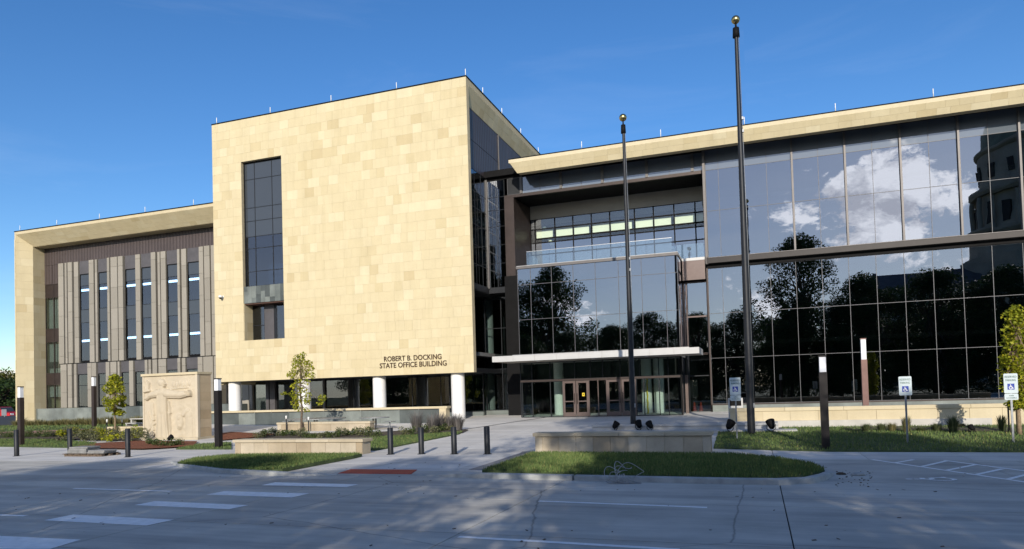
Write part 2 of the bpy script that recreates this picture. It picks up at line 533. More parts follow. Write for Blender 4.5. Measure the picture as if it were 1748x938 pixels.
M['glass'] = glass('reflective_tinted_glass', (0.30, 0.34, 0.34), 0.20, (0.84, 0.89, 1.0))
M['glass_low'] = glass('clear_tinted_glass', (0.60, 0.66, 0.65), 0.06)
M['glass_vision'] = glass('blue_vision_glass', (0.42, 0.50, 0.62), 0.06)
M['glass_hall'] = glass('entrance_glass', (0.80, 0.87, 0.84), 0.04)
M['glass_clear'] = glass('clear_glass', (0.93, 0.96, 0.92), 0.02)
M['rail_glass'] = glass('pale_rail_glass', (0.88, 0.94, 0.93), 0.06)
M['spandrel'] = opaque_glass('grey_spandrel_glass', (0.042, 0.050, 0.060), 0.06)
M['spandrel_refl'] = opaque_glass('sky_coloured_spandrel_glass', (0.13, 0.15, 0.175), 0.13)  # sky reflection put into the body colour as blue-grey
M['frost'] = simple('frosted_lamp_diffuser', (0.80, 0.82, 0.84), 0.35, 0, 0.03, 3)


def emissive(name, c, s):
    m, nt, b = new_mat(name)
    b.inputs['Base Color'].default_value = (*c, 1)
    b.inputs['Emission Color'].default_value = (*c, 1)
    b.inputs['Emission Strength'].default_value = s
    return m


M['ceiling_light'] = emissive('office_ceiling_light', (0.85, 1.0, 0.97), 5.0)

# ------------------------------------------------------------------ object helpers
OFF = {}


class MB:
    """Collects simple shapes and links them as one mesh object."""

    def __init__(self):
        self.v, self.f, self.smooth = [], [], []

    def _add(self, vs, fs, smooth=False):
        o = len(self.v)
        self.v.extend(tuple(map(float, p)) for p in vs)
        for f in fs:
            self.f.append(tuple(i + o for i in f))
            self.smooth.append(smooth)
        return self

    def box(self, x0, x1, y0, y1, z0, z1):
        x0, x1 = min(x0, x1), max(x0, x1)
        y0, y1 = min(y0, y1), max(y0, y1)
        z0, z1 = min(z0, z1), max(z0, z1)
        return self._add([(x0, y0, z0), (x1, y0, z0), (x1, y1, z0), (x0, y1, z0), (x0, y0, z1), (x1, y0, z1), (x1, y1, z1), (x0, y1, z1)],
                         [(0, 3, 2, 1), (4, 5, 6, 7), (0, 1, 5, 4), (1, 2, 6, 5), (2, 3, 7, 6), (3, 0, 4, 7)])

    def obox(self, c, ux, uy, uz):
        """Box centred at c with half-axes ux, uy, uz."""
        c, ux, uy, uz = Vector(c), Vector(ux), Vector(uy), Vector(uz)
        vs = [c + ux * a + uy * b + uz * d for d in (-1, 1) for a, b in ((-1, -1), (1, -1), (1, 1), (-1, 1))]
        return self._add(vs, [(0, 3, 2, 1), (4, 5, 6, 7), (0, 1, 5, 4), (1, 2, 6, 5), (2, 3, 7, 6), (3, 0, 4, 7)])

    def quad(self, a, b, c, d):
        return self._add([a, b, c, d], [(0, 1, 2, 3)])

    def prism(self, poly, z0, z1, top=True):
        """poly: counter-clockwise (x, y) list; z0 and z1 numbers or functions of (x, y)."""
        f0 = z0 if callable(z0) else (lambda x, y: z0)
        f1 = z1 if callable(z1) else (lambda x, y: z1)
        n = len(poly)
        vs = [(x, y, f0(x, y)) for x, y in poly] + [(x, y, f1(x, y)) for x, y in poly]
        fs = [tuple(range(n, 2 * n)), tuple(reversed(range(n)))]
        fs += [(i, (i + 1) % n, n + (i + 1) % n, n + i) for i in range(n)]
        return self._add(vs, fs)

    def extrude_x(self, prof, x0, x1):
        """Profile of (y, z) points swept along x."""
        n = len(prof)
        vs = [(x0, y, z) for y, z in prof] + [(x1, y, z) for y, z in prof]
        fs = [tuple(reversed(range(n))), tuple(range(n, 2 * n))]
        fs += [(i, n + i, n + (i + 1) % n, (i + 1) % n)[::-1] for i in range(n)]
        return self._add(vs, fs)

    def lathe(self, c, prof, n=20, smooth=True):
        """prof: list of (radius, z), bottom to top, round the vertical axis at c=(x, y)."""
        vs, fs = [], []
        for r, z in prof:
            for k in range(n):
                a = 2 * math.pi * k / n
                vs.append((c[0] + r * math.cos(a), c[1] + r * math.sin(a), z))
        for i in range(len(prof) - 1):
            for k in range(n):
                a, b = i * n + k, i * n + (k + 1) % n
                fs.append((a, b, b + n, a + n))
        self._add(vs, fs, smooth)
        m = len(prof)
        self._add([vs[k] for k in range(n)], [tuple(reversed(range(n)))])
        self._add([vs[(m - 1) * n + k] for k in range(n)], [tuple(range(n))])
        return self

    def tube(self, pts, r, n=8, smooth=True):
        pts = [Vector(p) for p in pts]
        rs = r if isinstance(r, (list, tuple)) else [r] * len(pts)
        vs, fs = [], []
        up = Vector((0.13, 0.31, 0.94))
        for i, p in enumerate(pts):
            d = (pts[min(i + 1, len(pts) - 1)] - pts[max(i - 1, 0)]).normalized()
            a = d.cross(up)
            if a.length < 0.05:
                a = d.cross(Vector((1, 0, 0)))
            a.normalize()
            b = d.cross(a)
            for k in range(n):
                t = 2 * math.pi * k / n
                vs.append(p + a * (rs[i] * math.cos(t)) + b * (rs[i] * math.sin(t)))
        for i in range(len(pts) - 1):
            for k in range(n):
                q, s = i * n + k, i * n + (k + 1) % n
                fs.append((q, q + n, s + n, s))
        fs.append(tuple(range(n)))
        fs.append(tuple(reversed(range((len(pts) - 1) * n, len(pts) * n))))
        return self._add(vs, fs, smooth)

    def mesh(self, name):
        me = bpy.data.meshes.new(name)
        me.from_pydata(self.v, [], self.f)
        me.polygons.foreach_set('use_smooth', self.smooth)
        me.update()
        return me

    def build(self, name, mat, parent=None, bevel=0.0):
        me = self.mesh(name)
        return link(name, me, mat, parent, bevel)


def link(name, me, mat, parent=None, bevel=0.0):
    if mat is not None and not me.materials:
        me.materials.append(mat)
    o = bpy.data.objects.new(name, me)
    COL.objects.link(o)
    if parent is not None:
        o.parent = parent
        o.matrix_parent_inverse = Matrix.Translation(-Vector(OFF.get(parent.name, (0, 0, 0))))
    if bevel:
        b = o.modifiers.new('edge', 'BEVEL')
        b.width = bevel
        b.segments = 2
        b.limit_method = 'ANGLE'
    return o


def thing(name, label, cat, loc, group=None):
    o = bpy.data.objects.new(name, None)
    o.empty_display_size = 0.3
    COL.objects.link(o)
    o.location = loc
    OFF[o.name] = tuple(loc)
    o['label'], o['category'] = label, cat
    if group:
        o['group'] = group
    return o


def tag(o, label, cat, group=None):
    o['label'], o['category'] = label, cat
    if group:
        o['group'] = group
    return o


def struct(o):
    o['kind'] = 'structure'
    return o


def stuff(o):
    o['kind'] = 'stuff'
    return o


def copy_tree(o, loc, label=None, rotz=None, scale=None):
    kids = {}
    for c in bpy.data.objects:
        if c.parent is not None:
            kids.setdefault(c.parent.name, []).append(c)

    def rec(src, parent):
        c = src.copy()
        COL.objects.link(c)
        if parent is not None:
            c.parent = parent
        for k in kids.get(src.name, []):
            rec(k, c)
        return c
    r = rec(o, None)
    r.location = loc
    if rotz is not None:
        r.rotation_euler.z = rotz
    if scale is not None:
        r.scale = scale if isinstance(scale, tuple) else (scale,) * 3
    if label:
        r['label'] = label
    return r


def text_mesh(body, size, extrude, align='CENTER', width=None):
    cu = bpy.data.curves.new('lettering', 'FONT')
    cu.body = body
    cu.size = size
    cu.extrude = extrude
    cu.offset = 0.002 * size / 0.5
    cu.align_x = align
    cu.resolution_u = 3
    o = bpy.data.objects.new('lettering', cu)
    COL.objects.link(o)
    bpy.context.view_layer.update()
    dg = bpy.context.evaluated_depsgraph_get()
    me = bpy.data.meshes.new_from_object(o.evaluated_get(dg))
    bpy.data.objects.remove(o)
    bpy.data.curves.remove(cu)
    return me


def islands(me):
    """The separate letters of a line of lettering, left to right, each as a mesh of its own."""
    n = len(me.vertices)
    par = list(range(n))

    def find(a):
        while par[a] != a:
            par[a] = par[par[a]]
            a = par[a]
        return a
    for e in me.edges:
        a, b_ = find(e.vertices[0]), find(e.vertices[1])
        par[a] = b_
    sets = {}
    for f in me.polygons:
        sets.setdefault(find(f.vertices[0]), []).append(f)
    out = []
    for fs in sets.values():
        ids = sorted({v for f in fs for v in f.vertices})
        mp = {v: i for i, v in enumerate(ids)}
        m2 = bpy.data.meshes.new('letter')
        m2.from_pydata([tuple(me.vertices[v].co) for v in ids], [], [tuple(mp[v] for v in f.vertices) for f in fs])
        out.append((min(me.vertices[v].co.x for v in ids), m2))
    return [m for _, m in sorted(out, key=lambda q: q[0])]


def set_height(me, cap, width=None):
    """Scale flat lettering so that capitals are cap high and the line is width wide, then stand it upright facing -Y."""
    n = len(me.vertices)
    co = np.empty(n * 3)
    me.vertices.foreach_get('co', co)
    co = co.reshape(-1, 3)
    h = co[:, 1].max() - co[:, 1].min()
    wd = co[:, 0].max() - co[:, 0].min()
    sy = cap / h
    sx = width / wd if width else sy
    x = (co[:, 0] - co[:, 0].mean() * 0 - (co[:, 0].max() + co[:, 0].min()) / 2) * sx
    z = (co[:, 1] - co[:, 1].min()) * sy
    out = np.stack([x, -co[:, 2], z], 1)
    me.vertices.foreach_set('co', out.ravel())
    me.update()
    return me


def np_mesh(name, verts, faces):
    """verts (n, 3), faces (m, k) with k = 3 or 4."""
    me = bpy.data.meshes.new(name)
    n, (m, k) = len(verts), faces.shape
    me.vertices.add(n)
    me.vertices.foreach_set('co', verts.astype(np.float32).ravel())
    me.loops.add(m * k)
    me.loops.foreach_set('vertex_index', faces.astype(np.int32).ravel())
    me.polygons.add(m)
    me.polygons.foreach_set('loop_start', np.arange(0, m * k, k, dtype=np.int32))
    me.polygons.foreach_set('loop_total', np.full(m, k, dtype=np.int32))
    me.update(calc_edges=True)
    return me


def leaf_quads(centers, size, rng, flat=0.5):
    """A leaf (one small kite) at each centre, turned at random."""
    n = len(centers)
    nrm = rng.normal(size=(n, 3))
    nrm[:, 2] = np.abs(nrm[:, 2]) * (1 + flat) + flat * 0.3
    nrm /= np.linalg.norm(nrm, axis=1)[:, None]
    t = rng.normal(size=(n, 3))
    t -= nrm * (t * nrm).sum(1)[:, None]
    t /= np.linalg.norm(t, axis=1)[:, None]
    b = np.cross(nrm, t)
    s = size * rng.uniform(0.6, 1.3, n)[:, None]
    v = np.stack([centers - t * s * 0.5, centers + b * s * 0.34 + nrm * s * 0.08, centers + t * s * 0.55, centers - b * s * 0.34 + nrm * s * 0.08], 1)
    f = np.arange(4 * n).reshape(n, 4)
    return v.reshape(-1, 3), f


def clump_points(clumps, per, rng):
    """clumps: list of (x, y, z, r); points thick towards each clump's shell."""
    out = []
    for x, y, z, r in clumps:
        n = max(6, int(per * (r ** 2)))
        d = rng.normal(size=(n, 3))
        d /= np.linalg.norm(d, axis=1)[:, None]
        rad = r * rng.uniform(0.25, 1.0, n) ** 0.5
        p = d * rad[:, None] * np.array([1, 1, 0.8]) + np.array([x, y, z])
        out.append(p)
    return np.concatenate(out)


def blades(pts, h, wid, rng, lean=0.35):
    """One triangle blade of grass at each point."""
    n = len(pts)
    a = rng.uniform(0, 2 * np.pi, n)
    hh = h * rng.uniform(0.55, 1.25, n)
    d = np.stack([np.cos(a), np.sin(a), np.zeros(n)], 1)
    ln = rng.uniform(0, 2 * np.pi, n)
    tip = np.stack([np.cos(ln), np.sin(ln), np.zeros(n)], 1) * (hh * lean * rng.uniform(0, 1, n))[:, None]
    tip[:, 2] = hh
    ww = wid * rng.uniform(0.7, 1.3, n)[:, None]
    v = np.stack([pts - d * ww / 2, pts + d * ww / 2, pts + tip], 1)
    return v.reshape(-1, 3), np.arange(3 * n).reshape(n, 3)


def in_poly(x, y, poly):
    inside = np.zeros(len(x), bool)
    n = len(poly)
    for i in range(n):
        x0, y0 = poly[i]
        x1, y1 = poly[(i + 1) % n]
        c = ((y0 > y) != (y1 > y)) & (x < (x1 - x0) * (y - y0) / (y1 - y0 + 1e-12) + x0)
        inside ^= c
    return inside


def ccw(poly):
    a = sum(poly[i][0] * poly[(i + 1) % len(poly)][1] - poly[(i + 1) % len(poly)][0] * poly[i][1] for i in range(len(poly)))
    return poly if a > 0 else poly[::-1]


def lawn(name, poly, density, h, base, wid=0.02, thick=0.1):
    """A sheet of turf on its soil, covered with separate blades. base: function giving the height of its surface."""
    poly = ccw(poly)
    xs, ys = [p[0] for p in poly], [p[1] for p in poly]
    area = (max(xs) - min(xs)) * (max(ys) - min(ys))
    n = int(area * density)
    x = RNG.uniform(min(xs), max(xs), n)
    y = RNG.uniform(min(ys), max(ys), n)
    k = in_poly(x, y, poly)
    x, y = x[k], y[k]
    z = np.array([base(a, b) for a, b in zip(x, y)])
    v, f = blades(np.stack([x, y, z], 1), h, wid, RNG)
    # the soil: a fan of strips so that it follows the slope
    m = bmesh.new()
    vs = [m.verts.new((a, b, base(a, b))) for a, b in poly]
    m.faces.new(vs)
    bmesh.ops.triangulate(m, faces=m.faces)
    for _ in range(4):
        lng = [e for e in m.edges if e.calc_length() > 3]
        if lng:
            bmesh.ops.subdivide_edges(m, edges=lng, cuts=1)
    for q in m.verts:
        q.co.z = base(q.co.x, q.co.y)
    ring = [e for e in m.edges if e.is_boundary]
    ex = bmesh.ops.extrude_edge_only(m, edges=ring)
    for q in ex['geom']:
        if isinstance(q, bmesh.types.BMVert):
            q.co.z -= thick
    me = bpy.data.meshes.new('lawn')
    m.to_mesh(me)
    m.free()
    o = struct(link(name, me, M['lawn_soil']))
    g = stuff(link('grass', np_mesh('grass', v, f), M['blade']))
    return o, g

# ================================================================== ground
o = MB().quad((-900, -900, -0.35), (900, -900, -0.35), (900, 900, -0.35), (-900, 900, -0.35)).build('ground', M['far_grass'])
struct(o)

road = struct(MB().box(-140, 70, -9, 26, -0.30, -0.035).build('road', M['joint_dark']))
XJ = [-140, -110, -80, -60, -50, -40.5, -35.4, -30.5, -25.6, -20.7, -15.8, -10.75, -4.68, 0.4, 5.5, 10.6, 15.7, 22, 30, 45, 70]
YJ = [-9, -4, 1, 5.5, 8.2, 10.5, 13.95, 17.6]
GAP = 0.011


def slab(x0, x1, y0, y1, name, mat, parent, top, thick=0.04, gap=GAP):
    b = MB()
    poly = [(x0 + gap, y0 + gap), (x1 - gap, y0 + gap), (x1 - gap, y1 - gap), (x0 + gap, y1 - gap)]
    b.prism(poly, lambda x, y: top(x, y) - thick, top)
    return b.build(name, mat, parent)


flat0 = lambda x, y: 0.0
for i in range(len(XJ) - 1):
    ys = list(YJ)
    if XJ[i + 1] <= -20.6:
        ys += [20.5]
    elif XJ[i] >= 0.39:
        ys += [20.1, 22.62]
    else:
        ys += [18.75]
    for j in range(len(ys) - 1):
        slab(XJ[i], XJ[i + 1], ys[j], ys[j + 1], 'concrete_slab', M['road'], road, flat0)

# pavement and plaza: slabs that follow the slope
plaza = MB()
gx = [-130, -80, -60, -44, -38, -32, -26, -20, -14, -8, -2, 4, 12, 30, 70]
gy = [18.75, 26, 27, 30, 33, 37, 41, 45, 50, 62]
for i in range(len(gx) - 1):
    for j in range(len(gy) - 1):
        y0 = gy[j]
        a = [(gx[i], y0), (gx[i + 1], y0), (gx[i + 1], gy[j + 1]), (gx[i], gy[j + 1])]
        plaza.quad(*[(x, y, gz(x, y) - 0.05) for x, y in a])
plaza = struct(plaza.build('plaza', M['joint_dark']))
PX_ = [-78, -70, -62, -55, -48, -44, -41, -38, -35, -32, -29, -26, -23, -20.7, -17.6, -14.6, -11.6, -8.6, -5.6, -2.6, 0.4]
PY_ = [18.75, 20.5, 22.62, 24.2, 26.0, 28.2, 30.6, 33.0, 35.5, 38.0, 40.5, 43.0, 45.5, 48]
for i in range(len(PX_) - 1):
    for j in range(len(PY_) - 1):
        if PX_[i + 1] <= -20.6 and PY_[j] < 20.4:
            continue
        if PX_[i + 1] <= -38 and PY_[j] >= 28:
            continue
        slab(PX_[i], PX_[i + 1], PY_[j], PY_[j + 1], 'paving_slab', M['plaza'], plaza, gz, 0.045, 0.009)
for x0, x1 in ((0.4, 3.0), (3.0, 5.6), (5.6, 8.2), (8.2, 10.8), (10.8, 14), (14, 20), (20, 30), (30, 45)):
    slab(x0, x1, 22.62, 24.4, 'paving_slab', M['plaza'], plaza, gz, 0.045, 0.009)
    slab(x0, x1, 24.4, 26.4, 'paving_slab', M['plaza'], plaza, gz, 0.045, 0.009)


def band(name, pts, width, mat, parent, lift=0.006, side=1):
    """A flat strip laid along a line on the ground."""
    b = MB()
    for p, q in zip(pts[:-1], pts[1:]):
        p, q = Vector(p), Vector(q)
        d = (q - p)
        d.z = 0
        d.normalize()
        n = Vector((-d.y, d.x, 0)) * width * side
        k = max(1, int((q - p).length / 2))
        for s in range(k):
            a, c = p.lerp(q, s / k), p.lerp(q, (s + 1) / k)
            cs = [a, c, c + n, a + n] if side > 0 else [a + n, c + n, c, a]
            b.quad(*[(v.x, v.y, gz(v.x, v.y) + lift) for v in cs])
    return b.build(name, mat, parent)


band('edging_strip', [gp(484, 801), gp(640, 769), gp(785, 742)], 0.42, M['edge_band'], plaza, side=1)
band('edging_strip', [gp(823, 803), gp(908, 774), gp(912, 771)], 0.45, M['edge_band'], plaza, side=1)
# dark drain line towards the doors
band('drain_channel', [gp(786, 735), gp(872, 722), gp(933, 713)], 0.16, M['joint_dark'], plaza, 0.008, side=1)
tac = MB()
q = [gp(577, 808.6), gp(702, 810), gp(712, 802.6), gp(599, 801.6)]
tac.prism(ccw([(p.x, p.y) for p in q]), -0.02, 0.010)
tac = tac.build('tactile_pad', M['tactile'], plaza)
dm = MB()
c = [(p.x, p.y) for p in q]
for i in range(34):
    for j in range(9):
        u, v = (i + 0.5) / 34, (j + 0.5) / 9
        x = (c[0][0] * (1 - u) + c[1][0] * u) * (1 - v) + (c[3][0] * (1 - u) + c[2][0] * u) * v
        y = (c[0][1] * (1 - u) + c[1][1] * u) * (1 - v) + (c[3][1] * (1 - u) + c[2][1] * u) * v
        dm.lathe((x, y), [(0.022, 0.008), (0.014, 0.016)], 6, False)
dm = dm.build('tactile_domes', M['tactile'], tac)
stuff(dm)

# painted markings
XS = [(-16.3, -13.1), (-13.05, -10.75)]


def paint(name, pts, lift=0.005):
    b = MB()
    ps = ccw([(p[0], p[1]) for p in pts])
    b._add([(x, y, lift) for x, y in ps], [tuple(range(len(ps)))])
    return b.build(name, M['road_paint'], road)


for a in (((-10, 915), (-60, 938), (85, 938), (138, 922)), ((75, 889), (125, 879), (297, 888), (250, 898)), ((229, 863), (265, 856), (424, 863), (391, 870)),
          ((352, 845), (383, 839), (528, 843), (498, 850)), ((446, 829), (470, 824), (612, 827.5), (592, 832))):
    paint('crosswalk_stripe', [gp(x, y) for x, y in a])


def line(name, p, q, wid, lift=0.005):
    p, q = gp(*p), gp(*q)
    d = (q - p).normalized()
    n = Vector((-d.y, d.x, 0)) * wid / 2
    return paint(name, [p - n, q - n, q + n, p + n], lift)


line('lane_line', (126, 834.3), (292, 839.3), 0.13)
line('lane_line', (-60, 878), (44, 881.3), 0.13)
line('lane_line', (920, 856), (1207, 867), 0.13)
line('lane_line', (783, 917), (1160, 939), 0.13)
# hatched access aisle beside the reserved bay
line('aisle_line', (1488, 785), (1760, 825), 0.12)
line('aisle_line', (1612, 786.5), (1765, 806.5), 0.12)
for a, b_ in (((1527, 791), (1559, 785.5)), ((1572, 797.5), (1616, 787.5)), ((1614, 804), (1665, 794)), ((1664, 811.5), (1712, 801)), ((1718, 819.5), (1760, 809))):
    line('aisle_hatch', a, b_, 0.12, 0.0075)


def symbol_mesh(put, t):
    """Wheelchair symbol in a unit square: put(list of (u, v)) adds one flat piece."""
    def stroke(pts, wd):
        for (a, b), (c, d) in zip(pts[:-1], pts[1:]):
            L = math.hypot(c - a, d - b)
            nx, ny = -(d - b) / L * wd / 2, (c - a) / L * wd / 2
            put([(a + nx, b + ny), (a - nx, b - ny), (c - nx, d - ny), (c + nx, d + ny)])
    put([(0.42 + 0.075 * math.cos(k * math.pi / 6), 0.90 + 0.075 * math.sin(k * math.pi / 6)) for k in range(12)])
    stroke([(0.42, 0.80), (0.45, 0.44)], t)
    stroke([(0.43, 0.62), (0.68, 0.62)], t)
    stroke([(0.43, 0.44), (0.70, 0.44), (0.82, 0.14), (0.93, 0.19)], t)
    arc = [(0.44 + 0.27 * math.cos(R(a)), 0.30 + 0.27 * math.sin(R(a))) for a in range(118, 360, 20)]
    stroke(arc, t)


sb = MB()
o0 = gp(1562, 816)
cu, cv = Vector((0.72, -2.15, 0)).normalized(), Vector((1, 0, 0))
o0, eu, ev = gp(1640, 823), gp(1648, 817) - gp(1640, 823), gp(1556, 818) - gp(1640, 823)
lv = [0.005]


def put_ground(pts):
    # the symbol lies on its side as seen from the street: its head points to the left
    ps = [o0 + Vector((0, 0.85, 0)) * u + Vector((-1.05, 0, 0)) * v for u, v in pts]
    ps = ccw([(p.x, p.y) for p in ps])
    sb._add([(x, y, lv[0]) for x, y in ps], [tuple(range(len(ps)))])
    lv[0] += 0.0004


symbol_mesh(put_ground, 0.10)
sb.build('wheelchair_symbol', M['road_paint'], road)

# kerbs
def kerb(name, pts, hs, side):
    P = [gp(x, y) for x, y in pts]
    b = MB()
    ring = []
    for i, p in enumerate(P):
        d = (P[min(i + 1, len(P) - 1)] - P[max(i - 1, 0)])
        d.z = 0
        d.normalize()
        n = Vector((-d.y, d.x, 0)) * side
        h = hs[i]
        ring.append([p + Vector((0, 0, -0.02)), p + n * 0.025 + Vector((0, 0, h - 0.02)), p + n * 0.05 + Vector((0, 0, h)),
                     p + n * 0.19 + Vector((0, 0, h + 0.005)), p + n * 0.20 + Vector((0, 0, -0.02))])
    for a, c in zip(ring[:-1], ring[1:]):
        o_ = len(b.v)
        b.v.extend([tuple(v) for v in a + c])
        for k in range(4):
            b.f.append((o_ + k, o_ + 5 + k, o_ + 6 + k, o_ + k + 1) if side < 0 else (o_ + k + 1, o_ + 6 + k, o_ + 5 + k, o_ + k))
            b.smooth.append(False)
    for a, rev in ((ring[0], True), (ring[-1], False)):
        b._add([tuple(v) for v in a], [tuple(range(5))])
    return struct(b.build(name, M['kerb']))


def dense(pts, hs, n=4):
    a, b = [], []
    for i in range(len(pts) - 1):
        for s in range(n):
            t = s / n
            a.append((pts[i][0] * (1 - t) + pts[i + 1][0] * t, pts[i][1] * (1 - t) + pts[i + 1][1] * t))
            b.append(hs[i] * (1 - t) + hs[i + 1] * t)
    return a + [pts[-1]], b + [hs[-1]]


KL = [(290, 790), (300, 796), (328, 801.5), (372, 808), (420, 811), (470, 813), (520, 813), (574, 811.5)]
kerb('kerb', *dense(KL, [0.05, 0.10, 0.13, 0.13, 0.13, 0.12, 0.07, 0.012], 2), 1)
KRa = [(706, 812), (745, 814), (790, 816.5), (900, 819), (976, 821)]
kerb('kerb', *dense(KRa, [0.012, 0.06, 0.13, 0.13, 0.13], 2), 1)
KRb = [(980, 821.2), (1100, 824), (1250, 827.5), (1330, 828.5), (1385, 826), (1412, 820), (1424, 812.5), (1414, 805)]
kerb('kerb', *dense(KRb, [0.13, 0.13, 0.13, 0.13, 0.13, 0.13, 0.10, 0.06], 2), 1)

# lawns
def P2(pts, dz=0.0):
    return [(p.x, p.y) for p in (gp(x, y, dz) for x, y in pts)]


isl = lambda x, y: 0.115
lawn('lawn', P2([(303, 790.5), (335, 782), (395, 777), (500, 775.5), (618, 775), (605, 778), (482, 800.5), (430, 803.5), (380, 801.5), (335, 796)], 0.115), 900, 0.085, isl, 0.022)
lawn('lawn', P2([(823, 802.5), (870, 787), (908, 773), (1216, 774.5), (1262, 775.5), (1330, 782), (1380, 790), (1404, 799), (1408, 803.5), (1380, 812), (1330, 815.5),
                 (1250, 815), (1100, 811.5), (980, 808.5), (900, 806)], 0.115), 800, 0.085, isl, 0.022)
up = lambda x, y: gz(x, y) + 0.05
lawn('lawn', P2([(1218, 766.5), (1300, 768.5), (1330, 770), (1420, 772), (1748, 773), (1860, 773)]) + [(32, 34.4), (1.0, 34.4), (1.0, 32.1), (-1.7, 32.1)], 170, 0.09, up, 0.03)
lawn('lawn', P2([(640, 770), (565, 768.5), (560, 757), (630, 749), (790, 738.5), (784, 742)]), 300, 0.08, up, 0.022)
lawn('lawn', P2([(300, 768), (395, 768), (395, 757), (340, 760)]), 300, 0.08, up, 0.022)
lawn('lawn', P2([(-120, 765), (0, 763.5), (160, 766), (165, 757), (90, 752), (-120, 750)]), 200, 0.08, up, 0.025)
lawn('lawn', P2([(-60, 738.5), (245, 733), (245, 722), (60, 727), (-60, 729)]), 50, 0.09, up, 0.05)


def bed(name, pts, mat, lift=0.035):
    poly = ccw(P2(pts))
    m = bmesh.new()
    m.faces.new([m.verts.new((x, y, 0)) for x, y in poly])
    bmesh.ops.triangulate(m, faces=m.faces)
    for _ in range(4):
        lng = [e for e in m.edges if e.calc_length() > 1.0]
        if lng:
            bmesh.ops.subdivide_edges(m, edges=lng, cuts=1)
    for v in m.verts:
        v.co.z = gz(v.co.x, v.co.y) + lift + (0.0 if v.is_boundary else random.uniform(0.0, 0.05))
    bmesh.ops.triangulate(m, faces=m.faces)
    me = bpy.data.meshes.new(name)
    m.to_mesh(me)
    m.free()
    return struct(link(name, me, mat))


bed('mulch_bed', [(118, 766.5), (240, 769), (330, 764), (337, 755.5), (240, 754.5), (160, 759)], M['mulch'], 0.07)
bed('mulch_bed', [(372, 754), (440, 748), (470, 743), (395, 739), (372, 742)], M['mulch'], 0.06)
bed('mulch_bed', [(-60, 752.5), (100, 751), (240, 754), (240, 741), (60, 743), (-60, 746)], M['soil'], 0.065)
bed('mulch_bed', [(430, 752), (640, 752), (790, 740), (800, 735), (740, 733), (640, 739), (470, 742)], M['soil'], 0.04)
bed('mulch_bed', [(1440, 737.5), (1748, 741), (1748, 731), (1440, 731)], M['soil'], 0.075)
brick_path = bed('brick_path', [(-60, 748), (120, 741), (190, 736.5), (190, 733.5), (95, 736.5), (-60, 741)], M['brick_path'], 0.07)
peb = gp(1270, 777.5)
pv = []
for _ in range(420):
    t = random.random()
    p = gp(1219 + t * 82, 776.2 + t * 4.2 + random.uniform(-1.0, 1.2), 0.0)
    pv.append((p.x, p.y, p.z))
b = MB()
for x, y, z in pv:
    r = random.uniform(0.018, 0.04)
    b.obox((x, y, z + 0.015), (r, r * 0.3, 0), (-r * 0.2, r * 0.8, 0.004), (0, 0.003, r * 0.6))
stuff(b.build('gravel', M['planter']))

# ================================================================== the office building
BASE = (-20.0, 45.0, 0.4)
bld = thing('office_building', 'long modern state office building of cream limestone and dark glass', 'office building', BASE)
PN = [0]


def part(mb, name, mat, parent=None, bevel=0.0):
    return mb.build(name, mat, parent or bld, bevel)


PANEL = MB().box(-0.5, 0.5, -0.5, 0.5, 0, 0.03).mesh('stone_panel')       # local: x along, y up, z out
PANEL.materials.append(M['stone'])


def frame(O, U, V):
    U, V = Vector(U).normalized(), Vector(V).normalized()
    N = U.cross(V)
    return Matrix(((U.x, V.x, N.x, O[0]), (U.y, V.y, N.y, O[1]), (U.z, V.z, N.z, O[2]), (0, 0, 0, 1)))


def courses(width, levels, course, rng, holes=(), wset=(0.55, 0.62, 0.7, 0.8, 0.95, 1.25)):
    """Rectangles (u0, u1, v0, v1) of a coursed stone face; levels are the v values every course stops at."""
    out = []
    for v0, v1 in zip(levels[:-1], levels[1:]):
        n = max(1, round((v1 - v0) / course))
        for k in range(n):
            a, b = v0 + (v1 - v0) * k / n, v0 + (v1 - v0) * (k + 1) / n
            spans = [(0.0, width)]
            for h0, h1, g0, g1 in holes:
                if g0 < (a + b) / 2 < g1:
                    ns = []
                    for s0, s1 in spans:
                        if h1 <= s0 or h0 >= s1:
                            ns.append((s0, s1))
                        else:
                            if h0 > s0:
                                ns.append((s0, h0))
                            if h1 < s1:
                                ns.append((h1, s1))
                    spans = ns
            for s0, s1 in spans:
                u = s0
                while u < s1 - 0.01:
                    wd = rng.choice(wset)
                    if u == s0:
                        wd *= rng.uniform(0.5, 1.0)
                    if s1 - (u + wd) < 0.35:
                        wd = s1 - u
                    out.append((u, u + wd, a, b))
                    u += wd
    return out


SINGLE = []          # (area seen, matrix, width, height) candidates to be separate panels
JG = 0.003


